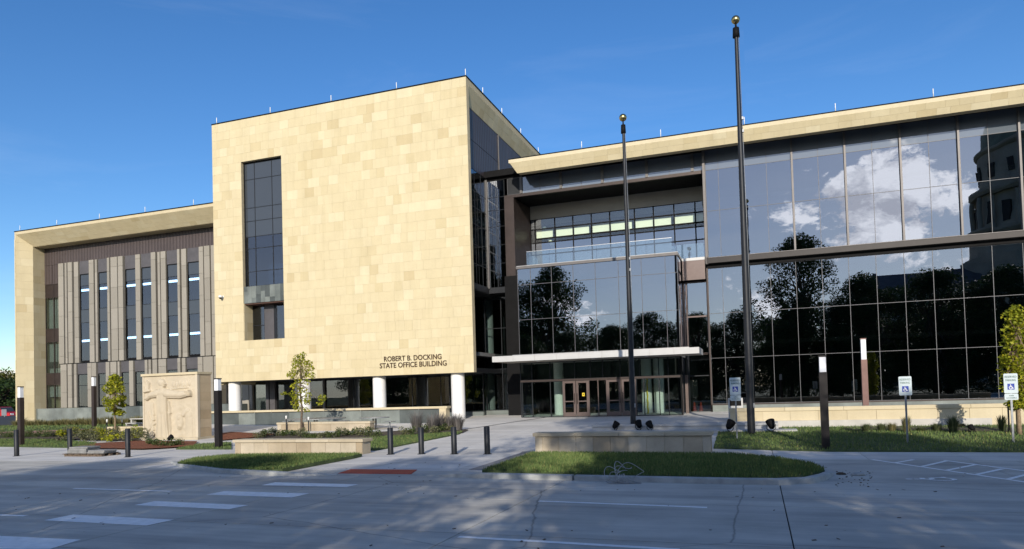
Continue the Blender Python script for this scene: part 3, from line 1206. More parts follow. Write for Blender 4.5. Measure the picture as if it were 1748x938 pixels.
def lay(Fm, rects, single=0, start=None):
    """Stone panels on the face Fm: the largest 'single' of them are separate parts, the others one part."""
    rects = sorted(rects, key=lambda r: -(r[1] - r[0]) * (r[3] - r[2]))
    for u0, u1, v0, v1 in rects[:single]:
        o = bpy.data.objects.new('stone_panel', PANEL)
        COL.objects.link(o)
        o.parent = bld
        o.matrix_parent_inverse = Matrix.Translation(-Vector(BASE))
        o.matrix_basis = Fm @ Matrix.Translation(((u0 + u1) / 2, (v0 + v1) / 2, random.uniform(-0.002, 0.002))) @ Matrix.Diagonal((u1 - u0 - 2 * JG, v1 - v0 - 2 * JG, 1, 1))
    b = MB()
    for u0, u1, v0, v1 in rects[single:]:
        p = [(u0 + JG, v0 + JG), (u1 - JG, v0 + JG), (u1 - JG, v1 - JG), (u0 + JG, v1 - JG)]
        if start:
            p = [(max(x, start(y)), y) for x, y in p]
        h = 0.03 + random.uniform(-0.002, 0.002)
        vs = [Fm @ Vector((x, y, 0)) for x, y in p] + [Fm @ Vector((x, y, h)) for x, y in p]
        b._add(vs, [(4, 5, 6, 7), (0, 1, 5, 4), (1, 2, 6, 5), (2, 3, 7, 6), (3, 0, 4, 7)])
    if b.v:
        stuff(part(b, 'stone_facing', M['stone']))


rs = random.Random(5)
# ---- the tower
YT, YW = 43.2, 47.3
TX0, TX1, TZ0, TZ1 = -39.45, -17.88, 3.64, 23.72
WX0, WX1 = -36.72, -33.02                       # tall window
WZT, WZS, WZB, WZO = 20.45, 10.84, 9.56, 6.72   # head, top of stone apron, its foot, sill of the open loggia
TH = 0.42
b = MB()
y0, y1 = YT, YT + TH
b.box(TX0, WX0, y0, y1, TZ0, TZ1).box(WX1, TX1, y0, y1, TZ0, TZ1)
b.box(WX0, WX1, y0, y1, WZT, TZ1).box(WX0, WX1, y0, y1, TZ0, WZO)
part(b, 'tower_wall', M['joint'])
Ft = frame((TX0, YT, TZ0), (1, 0, 0), (0, 0, 1))
lv_ = [0, WZO - TZ0, WZB - TZ0, WZS - TZ0, 15.62 - TZ0, WZT - TZ0, TZ1 - TZ0]
lay(Ft, courses(TX1 - TX0, lv_, 0.665, rs, [(WX0 - TX0, WX1 - TX0, WZO - TZ0, WZT - TZ0)]), 290)
# reveals of the window and of the loggia under it
Fr = frame((WX0, YT - 0.02, WZO), (0, 1, 0), (0, 0, 1))
b = MB()
LOY = 44.2
b.box(WX0 - 0.2, WX0 + 0.008, YT + TH + 0.002, LOY, WZO - 0.3, WZB)
b.box(WX1 - 0.008, WX1 + 0.2, YT + TH + 0.002, LOY, WZO - 0.3, WZB)
part(b, 'loggia_reveal', M['stone'])
lay(frame((WX0 + 0.004, YT, WZO), (0, 1, 0), (0, 0, 1)), courses(LOY - YT, [0, WZB - WZO], 0.7, rs, wset=(0.6, 0.9, 1.3)))
part(MB().box(WX0, WX1, YT - 0.02, LOY, WZO - 0.12, WZO), 'loggia_sill', M['stone'])
part(MB().box(WX0 + 0.01, WX1 - 0.01, YT + 0.12, LOY, WZB - 0.1, WZB), 'loggia_ceiling', M['wood_soffit'])
# apron of grey-green slabs
ap = part(MB().box(WX0, WX1, YT + 0.1, YT + 0.4, WZB + 0.002, WZS), 'stone_apron', M['joint_dark'])
xs = [WX0]
while xs[-1] < WX1 - 0.2:
    xs.append(min(WX1, xs[-1] + rs.uniform(0.3, 0.52)))
xs[-1] = WX1
for a, c in zip(xs[:-1], xs[1:]):
    z = WZB
    cuts = sorted(rs.uniform(WZB + 0.3, WZS - 0.3) for _ in range(rs.choice((0, 1, 1))))
    for q0, q1 in zip([WZB] + cuts, cuts + [WZS]):
        part(MB().box(a + 0.004, c - 0.004, YT + 0.05, YT + 0.098, q0 + 0.004, q1 - 0.004), 'apron_slab', M['green_stone'], ap)


def curtain(xs, zs, Y, pane_mat, name='glass_pane', tilt=0.045, mull=0.05, depth=0.10, mull_mat=None, vert=True, horiz=True, proud=0.02, skip=(), parent=None):
    """A glazed wall in the plane y = Y: pane by pane, with its mullions and transoms. pane_mat(i, j) gives each pane's glass."""
    mm = mull_mat or M['gasket']
    for i in range(len(xs) - 1):
        for j in range(len(zs) - 1):
            if (i, j) in skip:
                continue
            mat = pane_mat(i, j) if callable(pane_mat) else pane_mat
            if mat is None:
                continue
            x0, x1, z0, z1 = xs[i], xs[i + 1], zs[j], zs[j + 1]
            t1, t2 = R(rs.gauss(0, tilt)), R(rs.gauss(0, tilt))
            wv, hv = (x1 - x0) / 2, (z1 - z0) / 2
            dxx, dzz = math.tan(t1), math.tan(t2)
            bb = MB().obox(((x0 + x1) / 2, Y + 0.01, (z0 + z1) / 2), (wv - 0.004, wv * dxx, 0), (0, 0.006, 0), (0, hv * dzz, hv - 0.004))
            part(bb, name, mat, parent)
    if vert:
        for x in xs:
            part(MB().box(x - mull / 2, x + mull / 2, Y - proud, Y + depth, zs[0], zs[-1]), 'mullion', mm, parent)
    if horiz:
        for z in zs:
            part(MB().box(xs[0] + mull / 2, xs[-1] - mull / 2, Y - proud + 0.004, Y + depth - 0.004, z - mull / 2, z + mull / 2), 'transom', mm, parent)


# tall window: three lights wide; upper half is spandrel glass, lower half vision glass
zr = [WZS + 0.03] + sorted(at(415, y, YT + 0.3)[2] for y in (466, 427, 406.5, 380, 357.5, 309)) + [WZT - 0.1]
xr = [WX0 + 0.06, -35.75, -34.15, WX1 - 0.06]
curtain(xr, zr, YT + 0.30, lambda i, j: M['spandrel'] if j > 2 else M['glass_vision'], mull=0.045, mull_mat=M['dark_grey'])
b = MB()
b.box(WX0, WX0 + 0.06, YT + 0.24, YT + 0.40, WZS, WZT).box(WX1 - 0.06, WX1, YT + 0.24, YT + 0.40, WZS, WZT)
b.box(WX0 + 0.06, WX1 - 0.06, YT + 0.24, YT + 0.40, WZT - 0.1, WZT)
part(b, 'window_frame', M['black_metal'])
# room behind the loggia
xr = [WX0 + 0.02, -35.6, -34.85, -34.1, WX1 - 0.02]
for x0, x1, mt in ((WX0, -35.62, 'glass_vision'), (-35.6, -35.2, 'grey_panel'), (-35.2, -34.72, 'grey_panel'), (-34.7, -34.45, 'dark_grey'), (-34.43, WX1, 'glass_vision')):
    part(MB().box(x0, x1, LOY - 0.05, LOY + 0.02, WZO, WZB - 0.1), 'loggia_glazing' if 'glass' in mt else 'metal_panel', M[mt])
part(MB().box(WX0, -35.62, LOY - 0.07, LOY + 0.03, 7.9, 7.96), 'transom', M['dark_grey'])

# tower body: roof, left and right flanks, underside
SX = -18.22                                     # plane of the recessed right flank
b = MB()
b.box(TX0, TX0 + 0.3, YT + TH, 61, TZ0 - 0.2, TZ1 - 0.02)
b.box(TX0 + 0.3, SX - 0.1, 60.7, 61, 0.4, TZ1 - 0.02)
part(b, 'tower_flank', M['stone'])
part(MB().box(TX0 - 0.03, TX1 + 0.03, YT - 0.04, 61.1, TZ1 + 0.012, TZ1 + 0.10), 'roof_coping', M['black_metal'])
part(MB().box(TX0, TX1 - 0.4, YT + TH, 61, TZ1 - 0.3, TZ1 + 0.01), 'roof_slab', M['joint'])
part(MB().box(TX1 - 0.4, TX1, YT + TH + 0.002, 61, TZ1 - 0.42, TZ1 + 0.01), 'roof_fascia', M['cap_sun'])
part(MB().box(TX0 + 0.31, TX1 - 0.02, YT + TH + 0.002, 49.5, TZ0 - 0.001, TZ0 + 0.3), 'tower_underside', M['dark_grey'])
# sloping stone soffit along the right flank
zf0, zf1 = TZ1 - 0.42, 22.15
Fs = frame((TX1, YT + TH, zf0), (0, 1, 0), (SX - TX1, 0, zf1 - zf0))
Fs = frame((TX1 - 0.01, 61, zf0), (0, -1, 0), (SX - TX1, 0, zf1 - zf0))
sl = math.hypot(SX - TX1, zf1 - zf0)
# normal must face outward (+x, -z)
if Fs.col[2][0] < 0:
    Fs = frame((TX1 - 0.01, YT + TH, zf0), (0, 1, 0), (SX - TX1, 0, zf1 - zf0))
lay(Fs, courses(61 - YT - TH, [0, sl], 0.56, rs, wset=(0.8, 1.0, 1.2)))
part(MB()._add([(TX1 - 0.03, YT + TH, zf0), (SX - 0.03, YT + TH, zf1), (SX - 0.3, YT + TH, zf1), (SX - 0.3, YT + TH, zf0), (TX1 - 0.03, 61, zf0), (SX - 0.03, 61, zf1), (SX - 0.3, 61, zf1), (SX - 0.3, 61, zf0)],
     [(0, 1, 2, 3), (7, 6, 5, 4), (0, 4, 5, 1), (1, 5, 6, 2), (2, 6, 7, 3), (3, 7, 4, 0)]), 'soffit_backing', M['joint'])
# brown metal wall of the flank: panels with open joints
zt_, zm_, zb_ = zf1 - 0.03, 19.95, 17.92
b = MB().box(SX - 0.3, SX - 0.03, YT + TH + 0.003, 61, zb_, zf1 - 0.001)
part(b, 'flank_backing', M['joint_dark'])
for y0, y1, z0, z1 in ((43.64, 50.1, zm_ + 0.02, zt_), (43.64, 50.1, zb_, zm_ - 0.02), (50.22, 56, 17, zt_), (56.02, 61, 17, zt_)):
    part(MB().box(SX - 0.03, SX, y0, y1, z0, z1), 'metal_panel', M['ribbed'])
part(MB().box(SX - 0.03, SX + 0.06, 50.11, 50.20, 17, zt_), 'corner_trim', M['fin'])
# glazed part of the flank
zq = [9.86, 11.25, 12.6, 14.05, 15.25, 16.4, 17.9]
ys_ = [YT + TH + 0.02, 45.0, 46.2, YW - 0.03]
for i in range(3):
    for j in range(6):
        part(MB().box(SX - 0.012, SX, ys_[i] + 0.006, ys_[i + 1] - 0.006, zq[j] + 0.006, zq[j + 1] - 0.006), 'glass_pane', M['glass_low'])
for y in ys_[1:3]:
    part(MB().box(SX - 0.08, SX + 0.01, y - 0.02, y + 0.02, zq[0], zq[-1]), 'mullion', M['dark_grey'])
for z in zq:
    part(MB().box(SX - 0.08, SX + 0.012, ys_[0], ys_[-1] - 0.06, z - 0.02, z + 0.02), 'transom', M['dark_grey'])
part(MB().box(SX - 0.05, SX + 0.10, YW - 0.13, YW - 0.03, 9.8, 17.9), 'corner_post', M['fin'])
part(MB().box(SX - 0.4, SX + 0.02, YT + TH + 0.003, YW - 0.03, 9.45, 9.84), 'edge_beam', M['dark_grey'])
# white structure seen through it
b = MB()
b.tube([(-19.2, 45.9, 9.9), (-21.6, 47.4, 14.2)], 0.16, 8)
b.tube([(-21.6, 46.2, 9.9), (-19.3, 47.2, 13.6)], 0.16, 8)
part(b, 'interior_brace', M['interior_white'])

# columns under the tower
for cx in (-38.35, -31.93, -25.56, -19.42):
    part(MB().lathe((cx, 43.95), [(0.47, 0.3), (0.47, TZ0)], 28), 'column', M['column'])

# ground-floor glazing under the tower
YG = 47.3
px = lambda x: at(x, 680, YG)[0]
GXS = [px(418), px(435), px(457)]
for x0, x1, mt in ((px(396), px(403), 'tan_panel'), (px(417), px(428), 'tan_panel'), (px(429), px(434.2), 'tan_panel'), (px(457.2), px(462), 'grey_panel'), (px(464), px(472.5), 'grey_panel')):
    part(MB().box(x0, x1, YG - 0.25, YG + 0.1, 0.55, TZ0 + 0.3), 'terracotta_panel' if mt == 'tan_panel' else 'metal_panel', M[mt])
gxs = [px(472.6), px(510), px(553), px(604), px(655), px(704), px(728), px(753), px(768), -18.9]
curtain(gxs, [0.86, TZ0 + 0.1], YG, M['glass_low'], mull=0.06, mull_mat=M['dark_grey'])
curtain([px(403), px(417)], [0.86, TZ0 + 0.1], YG, M['glass_low'], mull=0.05, mull_mat=M['dark_grey'])
curtain([px(434.4), px(457)], [0.86, TZ0 + 0.1], YG, M['glass_low'], mull=0.05, mull_mat=M['dark_grey'])
part(MB().box(px(553), px(556), YG - 0.16, YG - 0.03, 0.5, TZ0), 'mullion', M['fin'])
part(MB().box(px(374), -18.9, YG - 0.06, YG + 0.3, 0.3, 0.855), 'plinth', M['green_stone'])

# ---- re-entrant glazing between tower and wing
YR = 48.4
xa, xb = at(806, 600, YR)[0], at(868, 600, YR)[0]
zr_ = sorted(at(840, y, YR)[2] for y in (700.5, 631, 561.5, 512)) + [10.0]
curtain([at(780, 600, YR)[0], xa, at(829, 600, YR)[0], at(857, 600, YR)[0], xb], zr_, YR, M['glass_low'], mull=0.05, mull_mat=M['dark_grey'])
part(MB().box(at(780, 600, YR)[0], xb, YR - 0.08, YR + 0.2, 0.3, zr_[0] - 0.03), 'plinth', M['green_stone'])
part(MB().lathe((at(834.5, 600, 50)[0], 50.0), [(0.40, 0.4), (0.40, 9.9)], 20), 'column', M['column'])
part(MB().box(SX + 0.01, at(868, 480, YW)[0], YW - 0.02, YR + 0.3, 9.45, 9.84), 'edge_beam', M['dark_grey'])
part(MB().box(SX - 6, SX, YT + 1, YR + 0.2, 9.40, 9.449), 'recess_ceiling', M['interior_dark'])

# ---- right wing: sunlit stone eave over a glass wall
WXL = at(1211, 560, YW)[0]
WXR = 30.0
RZ = 18.27                                        # roof edge
YF, YS = 45.1, 45.42
ZB1, ZS1 = RZ - 0.22, 17.38
EXL = at(868, 276, YF)[0]
part(MB().box(EXL, WXR, YF + 0.002, 62, RZ + 0.012, RZ + 0.09), 'roof_coping', M['black_metal'])
part(MB().box(SX + 0.02, EXL - 0.01, YW - 0.4, 62, RZ - 0.4, RZ + 0.05), 'roof_coping', M['black_metal'])
part(MB().box(EXL, WXR, YF, YF + 0.25, ZB1, RZ + 0.01), 'roof_fascia', M['cap_sun'])
part(MB().box(EXL + 0.2, WXR, YF + 0.25, 62, RZ - 0.2, RZ + 0.008), 'roof_slab', M['joint'])
Fe = frame((EXL + 0.1, YS, ZS1), (1, 0, 0), (0, YF - YS, ZB1 - ZS1))
EH = math.hypot(YF - YS, ZB1 - ZS1)
lay(Fe, courses(WXR - EXL - 0.3, [0, EH], 0.37, rs, wset=(0.7, 0.8, 0.9, 1.0)), 0, lambda v: 0.42 * (1 - v / EH))
# backing of the eave (a closed prism)
b = MB()
p4 = [(YF + 0.03, ZB1), (YS + 0.03, ZS1), (YS + 0.5, ZS1 - 0.0), (YS + 0.5, ZB1)]
b.extrude_x(p4, EXL + 0.55, WXR)
part(b, 'eave_backing', M['joint'])
part(MB()._add([(EXL + 0.4, YS + 0.52, ZS1 + 0.03), (WXR, YS + 0.52, ZS1 + 0.03), (WXR, YW + 0.2, 17.88), (EXL + 0.4, YW + 0.2, 17.88),
                (EXL + 0.4, YS + 0.52, ZS1 + 0.3), (WXR, YS + 0.52, ZS1 + 0.3), (WXR, YW + 0.2, 18.0), (EXL + 0.4, YW + 0.2, 18.0)],
               [(0, 3, 2, 1), (4, 5, 6, 7), (0, 1, 5, 4), (1, 2, 6, 5), (2, 3, 7, 6), (3, 0, 4, 7)]), 'eave_underside', M['black_metal'])
part(MB().box(SX + 0.02, WXR, YW - 0.06, YW + 0.1, 17.70, 17.90), 'head_trim', M['black_metal'])

MOD = 1.512
m0 = 1.05 - 2 * MOD
lowx = [WXL + 0.03, m0 + 0.08] + [m0 + MOD * k for k in range(1, 14)]
low_z = [1.08, 4.06, 6.98, 9.95]
curtain(lowx, low_z, YW, M['glass'], mull=0.028, mull_mat=M['gasket'])
for x in [lowx[-1] + 3 * k for k in range(1, 4)]:
    part(MB().box(x - 3, x - 0.02, YW, YW + 0.02, 1.08, 9.95), 'glass_pane', M['glass'])
# upper glass box, a little proud, with deep fins on every second line
YU = YW - 0.25
ups = [WXL + 0.12, m0 + 0.08] + [m0 + MOD * k for k in range(1, 14)]
up_z = [10.62, 13.68, 16.38, 17.70]
curtain(ups, up_z, YU, lambda i, j: M['spandrel_refl'] if j == 2 else M['glass'], mull=0.026, mull_mat=M['gasket'], depth=0.06)
for x in [lowx[-1] + 3 * k for k in range(1, 4)]:
    part(MB().box(x - 3, x - 0.02, YU, YU + 0.02, 10.62, 17.7), 'glass_pane', M['glass'])
for k in range(3, 14, 2):
    x = m0 + MOD * k
    part(MB().box(x - 0.055, x + 0.055, YU - 0.16, YU - 0.021, 10.62, 17.66), 'fin', M['fin'])
lg = part(MB().box(WXL, WXR, YU - 0.22, YU + 0.12, 10.22, 10.58), 'ledge', M['black_brown'], None, 0.02)
part(MB().box(WXL, WXR, YU - 0.20, YU - 0.19 + 0.1, 10.585, 10.62), 'ledge_trim', M['fin'])
part(MB().box(WXL - 0.06, WXL + 0.10, YU - 0.2, YU + 0.2, 10.2, 17.66), 'corner_trim', M['fin'])
part(MB().box(WXL - 0.02, WXR, YW - 0.1, YW + 0.3, 9.97, 10.21), 'shadow_gap', M['black_metal'])
part(MB().box(WXL - 0.05, WXR, YW - 0.12, YW + 0.3, 0.42, 1.0), 'plinth', M['green_stone'])
part(MB().box(WXL - 0.04, WXR, YW - 0.16, YW + 0.1, 1.002, 1.06), 'plinth_trim', M['brown_metal'])
part(MB().box(WXL - 0.06, WXL + 0.03, YW - 0.12, YW + 0.2, 0.45, 9.97), 'corner_trim', M['brown_metal'])

# ---- glazing over the portal and the portal itself
PL0, PL1 = at(863, 400, YW)[0], at(879, 400, YW)[0]     # brown left jamb
PZT = 16.28
tops = [at(x, 310, YW)[0] for x in (866, 889.5, 921.5, 957.5, 992, 1028.5, 1067, 1104.5, 1143, 1182.5, 1208)]
curtain(tops, [PZT + 0.22, 17.68], YW, lambda i, j: M['spandrel_refl'] if i else M['interior_dark'], mull=0.03)
for x in tops[1:-1:2]:
    part(MB().box(x - 0.09, x + 0.09, YW - 0.12, YW - 0.021, PZT + 0.2, 17.68), 'fin', M['fin'])
part(MB().box(PL0, WXL, YW - 0.06, YW + 0.15, PZT + 0.0, PZT + 0.2), 'portal_lintel', M['brown_metal'])
YB = 50.6                                          # back wall of the balcony
part(MB().box(PL1 + 0.01, WXL - 0.07, YW + 0.16, YB, PZT + 0.1, PZT + 0.3), 'portal_ceiling', M['black_metal'])
jm = [(PL0, YW - 0.08), (PL1, YW - 0.08), (PL1 + 0.15, YB), (PL0, YB)]
part(MB().prism(jm, 0.45, 16.27), 'portal_jamb', M['brown_metal'])
part(MB().box(WXL - 0.10, WXL - 0.061, YW - 0.05, YB, 9.9, PZT), 'portal_jamb', M['black_metal'])
# glass between corner post and jamb
curtain([SX + 0.08, at(848, 400, YW)[0], PL0 - 0.01], [9.86, 11.6, 12.95, 14.3, 15.5, 16.45, 17.68], YW, M['glass'], mull=0.03, mull_mat=M['dark_grey'])
# balcony back wall: bulkhead, clerestory, tall glazing
bx = [PL1 + 0.16] + [at(x, 400, YB)[0] for x in (913.6, 947.4, 978.4, 1010, 1041.6, 1084, 1116.5, 1151.7, 1188)] + [WXL - 0.11]
zB = lambda y: at(883, y, YB)[2]
z_bk, z1_, z2_, z3_, z4_ = zB(378.8), zB(396), zB(419), zB(439), 10.5
part(MB().box(bx[0], bx[-1], YB, YB + 0.3, z_bk, PZT + 0.1), 'bulkhead', M['bulkhead'])
curtain(bx, [z4_, z3_, z2_, z1_, z_bk], YB + 0.02, lambda i, j: M['glass'] if j in (0, 1) else (M['glass_clear'] if j == 2 else M['glass_low']), mull=0.09, mull_mat=M['black_metal'], tilt=0.02)
z23 = (z2_ + z1_) / 2 - 0.15
part(MB().box(bx[1], bx[-1], YB - 0.01, YB + 0.06, z2_ + 0.25, z2_ + 0.36), 'transom', M['black_metal'])
wx = bx[1]
for k, (a, c) in enumerate(zip(bx[1:-1], bx[2:])):
    part(MB().box(a + 0.03, c - (0.25 if k % 2 == 0 else 0.03), YB + 0.25, YB + 0.35, z2_ + 0.36, z1_ + 0.05), 'interior_wall', M['interior_white'])
part(MB().tube([(bx[0] + 0.9, YB + 0.6, z1_ + 0.3), (bx[2] + 0.7, YB + 0.9, z4_)], 0.14, 8), 'interior_brace', M['interior_white'])
part(MB().box(bx[0], bx[-1], YB + 0.32, YB + 0.36, z_bk - 0.4, z_bk + 0.1), 'interior_wall', M['bulkhead'])

# ---- projecting entrance hall with its terrace
YV = 44.4
VX0, VX1 = at(886, 560, YV)[0], at(1160, 560, YV)[0]
vz = [at(1000, y, YV)[2] for y in (595, 539.5, 478, 448.5)]
vx = [VX0] + [at(x, 530, YV)[0] for x in (907, 943, 980, 1018, 1057.5, 1097, 1138)] + [VX1]
zd = vz[3]
curtain(vx, [4.55, vz[1], vz[2], zd], YV, lambda i, j: M['glass'], mull=0.028, mull_mat=M['gasket'])
side = []
for k, (z0, z1) in enumerate(((4.55, vz[1]), (vz[1], vz[2]), (vz[2], zd))):
    part(MB().box(VX1 - 0.012, VX1, YV + 0.03, YW - 0.1, z0 + 0.01, z1 - 0.01), 'glass_pane', M['glass'])
    part(MB().box(VX0, VX0 + 0.012, YV + 0.03, YW - 0.1, z0 + 0.01, z1 - 0.01), 'glass_pane', M['glass'])
part(MB().box(VX0 - 0.05, VX1 + 0.05, YV - 0.06, YB, zd, zd + 0.16), 'terrace_deck', M['white_metal'])
part(MB().box(VX0 - 0.07, VX1 + 0.07, YV - 0.09, YV - 0.062, zd - 0.05, zd + 0.13), 'deck_edge', M['fin'])
part(MB().box(VX1 + 0.06, WXL - 0.12, YW - 0.3, YB, zd - 0.02, zd + 0.16), 'terrace_deck', M['white_metal'])
sp = part(MB().box(VX1 + 0.06, WXL - 0.12, YW - 0.3, YW - 0.2, zd - 1.3, zd - 0.03), 'spandrel_panel', M['door_metal'])
# glass balustrade, sheet by sheet
rx = [at(897, 450, YV)[0] + (at(1146, 420, YV)[0] - at(897, 450, YV)[0]) * k / 6 for k in range(7)]
for a, c in zip(rx[:-1], rx[1:]):
    part(MB().box(a + 0.012, c - 0.012, YV + 0.25, YV + 0.27, zd + 0.165, zd + 1.12), 'balustrade_glass', M['rail_glass'])
for a, c in ((YV + 0.3, YV + 1.9), (YV + 1.93, YW - 0.1)):
    part(MB().box(rx[-1] - 0.01, rx[-1] + 0.01, a, c, zd + 0.165, zd + 1.12), 'balustrade_glass', M['rail_glass'])
    part(MB().box(rx[0] - 0.01, rx[0] + 0.01, a, c, zd + 0.165, zd + 1.12), 'balustrade_glass', M['rail_glass'])
nx = [rx[-1] + 0.04, (rx[-1] + WXL) / 2, WXL - 0.15]
for a, c in zip(nx[:-1], nx[1:]):
    part(MB().box(a, c - 0.02, YW - 0.1, YW - 0.08, zd + 0.165, zd + 1.12), 'balustrade_glass', M['rail_glass'])
part(MB().box(rx[0], rx[-1], YV + 0.24, YV + 0.28, zd + 1.121, zd + 1.15), 'handrail', M['alu'])
# tall window to the right of the hall
qx = [at(x, 540, YW)[0] for x in (1161, 1172, 1208)]
curtain([VX1 + 0.05, qx[1], WXL - 0.08], [4.4, at(1190, 540, YW)[2], at(1190, 481, YW)[2]], YW + 0.3, M['glass'], mull=0.10, mull_mat=M['door_metal'])
part(MB().box(VX1 + 0.05, WXL - 0.12, YW, YW + 0.5, at(1190, 481, YW)[2] + 0.06, zd - 1.32), 'soffit_box', M['black_metal'])

# canopy
CY = 41.3
CX0, CX1 = at(840, 615, CY)[0], at(1193, 597, CY)[0]
CZ0, CZ1 = 4.16, 4.52
cn_ = part(MB().box(CX0 + 0.02, CX1 - 0.02, CY + 0.03, YV - 0.03, CZ0 + 0.01, CZ1 - 0.03), 'canopy', M['bulkhead'])
n = 9
for k in range(n):
    a, c = CX0 + (CX1 - CX0) * k / n, CX0 + (CX1 - CX0) * (k + 1) / n
    part(MB().box(a + 0.006, c - 0.006, CY, CY + 0.028, CZ0, CZ1), 'fascia_panel', M['white_metal'], cn_)
for k in range(3):
    a = CY + (YV - CY) * k / 3
    part(MB().box(CX1 - 0.018, CX1 + 0.01, a + 0.03, a + 1.0, CZ0, CZ1), 'fascia_panel', M['white_metal'], cn_)
part(MB().box(CX0 + 1.2, CX1 - 0.6, CY + 0.5, YV - 0.02, CZ1 - 0.028, CZ1 + 0.07), 'canopy_roof', M['alu'], cn_)
for x in (-13.2, -9.6, -6.3):
    part(MB().lathe((x, 42.7), [(0.10, CZ0 - 0.015), (0.12, CZ0 + 0.01)], 14), 'downlight', M['white'], cn_)

# ground floor of the hall: glass, transom, two pairs of doors
EX = lambda x: at(x, 680, YV)[0]
g0, zt, zc = 0.49, 2.92, 4.15
part(MB().box(VX0, VX1, YV - 0.05, YV + 0.1, zt - 0.06, zt + 0.06), 'transom', M['brown_metal'])
part(MB().box(VX0, VX1, YV - 0.06, YV + 0.1, g0 - 0.1, g0 + 0.03), 'sill', M['dark_grey'])
tx = [VX0] + [EX(x) for x in (909, 940, 982, 1009, 1030, 1060, 1093, 1126, 1142)] + [VX1]
curtain(tx, [zt + 0.06, zc], YV, M['glass_hall'], mull=0.05, mull_mat=M['dark_grey'])
lx = [VX0, EX(892), EX(909), EX(940), EX(961)]
curtain(lx, [g0 + 0.03, zt - 0.06], YV, M['glass_hall'], mull=0.045, mull_mat=M['dark_grey'])
curtain([EX(1006), EX(1021.5), EX(1036)], [g0 + 0.03, zt - 0.06], YV, M['glass_hall'], mull=0.05, mull_mat=M['door_metal'])
curtain([EX(1087), EX(1100), EX(1126), EX(1142), VX1], [g0 + 0.03, zt - 0.06], YV, M['glass_hall'], mull=0.05, mull_mat=M['dark_grey'])


def door(x0, x1, handle_right, notice=False):
    d = part(MB().box(x0 + 0.01, x0 + 0.16, YV - 0.05, YV + 0.02, g0 + 0.04, zt - 0.08).box(x1 - 0.16, x1 - 0.01, YV - 0.05, YV + 0.02, g0 + 0.04, zt - 0.08)
             .box(x0 + 0.16, x1 - 0.16, YV - 0.05, YV + 0.02, zt - 0.22, zt - 0.08).box(x0 + 0.16, x1 - 0.16, YV - 0.05, YV + 0.02, g0 + 0.04, g0 + 0.30)
             .box(x0 + 0.16, x1 - 0.16, YV - 0.045, YV + 0.015, g0 + 0.98, g0 + 1.05), 'door', M['door_metal'])
    part(MB().box(x0 + 0.161, x1 - 0.161, YV - 0.02, YV - 0.012, g0 + 0.301, zt - 0.221), 'door_glass', M['glass_hall'], d)
    hx = x1 - 0.08 if handle_right else x0 + 0.08
    part(MB().tube([(hx, YV - 0.12, g0 + 0.85), (hx, YV - 0.12, g0 + 1.55)], 0.018, 8).tube([(hx, YV - 0.12, g0 + 0.95), (hx, YV - 0.05, g0 + 0.95)], 0.012, 6)
         .tube([(hx, YV - 0.12, g0 + 1.45), (hx, YV - 0.05, g0 + 1.45)], 0.012, 6), 'handle', M['black_metal'], d)
    if notice:
        part(MB().obox(((x0 + x1) / 2 + 0.05, YV - 0.025, g0 + 1.45), (0.08, 0, 0), (0, 0.002, 0), (0, 0, 0.11)), 'notice', M['yellow'], d)
        part(MB().obox(((x0 + x1) / 2 + 0.05, YV - 0.029, g0 + 1.46), (0.028, 0, 0), (0, 0.002, 0), (0, 0, 0.04)), 'notice', M['black_metal'], d)


door(EX(961), EX(983.5), True)
door(EX(984), EX(1006), False, True)
door(EX(1036.5), EX(1061), True)
door(EX(1061.5), EX(1086.5), False)
# columns inside the hall and the glass side of the hall
for x, y in ((949, 47.0), (1097, 47.0), (1118, 47.0)):
    part(MB().lathe((at(x + (6 if x < 1000 else 8), 690, y)[0], y), [(0.34, g0), (0.34, zc + 0.3)], 22), 'column', M['column'])
part(MB().tube([(at(1103.5, 690, 46)[0] + 0.03 * (k % 2), 46.5, 0.5 + 0.25 * k) for k in range(11)], 0.05, 6), 'wrapping', M['yellow'])
part(MB().box(VX1 - 0.012, VX1, YV + 0.05, YW + 0.2, g0, zc), 'glass_pane', M['glass_low'])
part(MB().box(VX1 - 0.05, VX1 + 0.05, YV - 0.05, YV + 0.05, g0, zc), 'corner_post', M['black_metal'])
part(MB().box(at(1165, 690, 46)[0], at(1169, 690, 46)[0], 45.9, 46.1, 0.5, 3.0).box(at(1171, 690, 46)[0], at(1176, 690, 46)[0], 45.9, 46.1, 0.5, 3.0), 'door_post', M['door_metal'])
curtain([VX1 + 0.1, at(1177, 680, YW)[0], WXL - 0.07], [0.5, 2.95, 4.4], YW + 0.3, M['glass_low'], mull=0.06, mull_mat=M['dark_grey'])
part(MB().box(PL0 - 0.05, VX0 - 0.02, YW - 0.35, YW + 0.3, 0.45, zd), 'pier', M['black_metal'])
part(MB().box(VX0, VX1, YV + 0.15, YW + 0.3, zc + 0.02, 4.54), 'hall_ceiling', M['interior'])

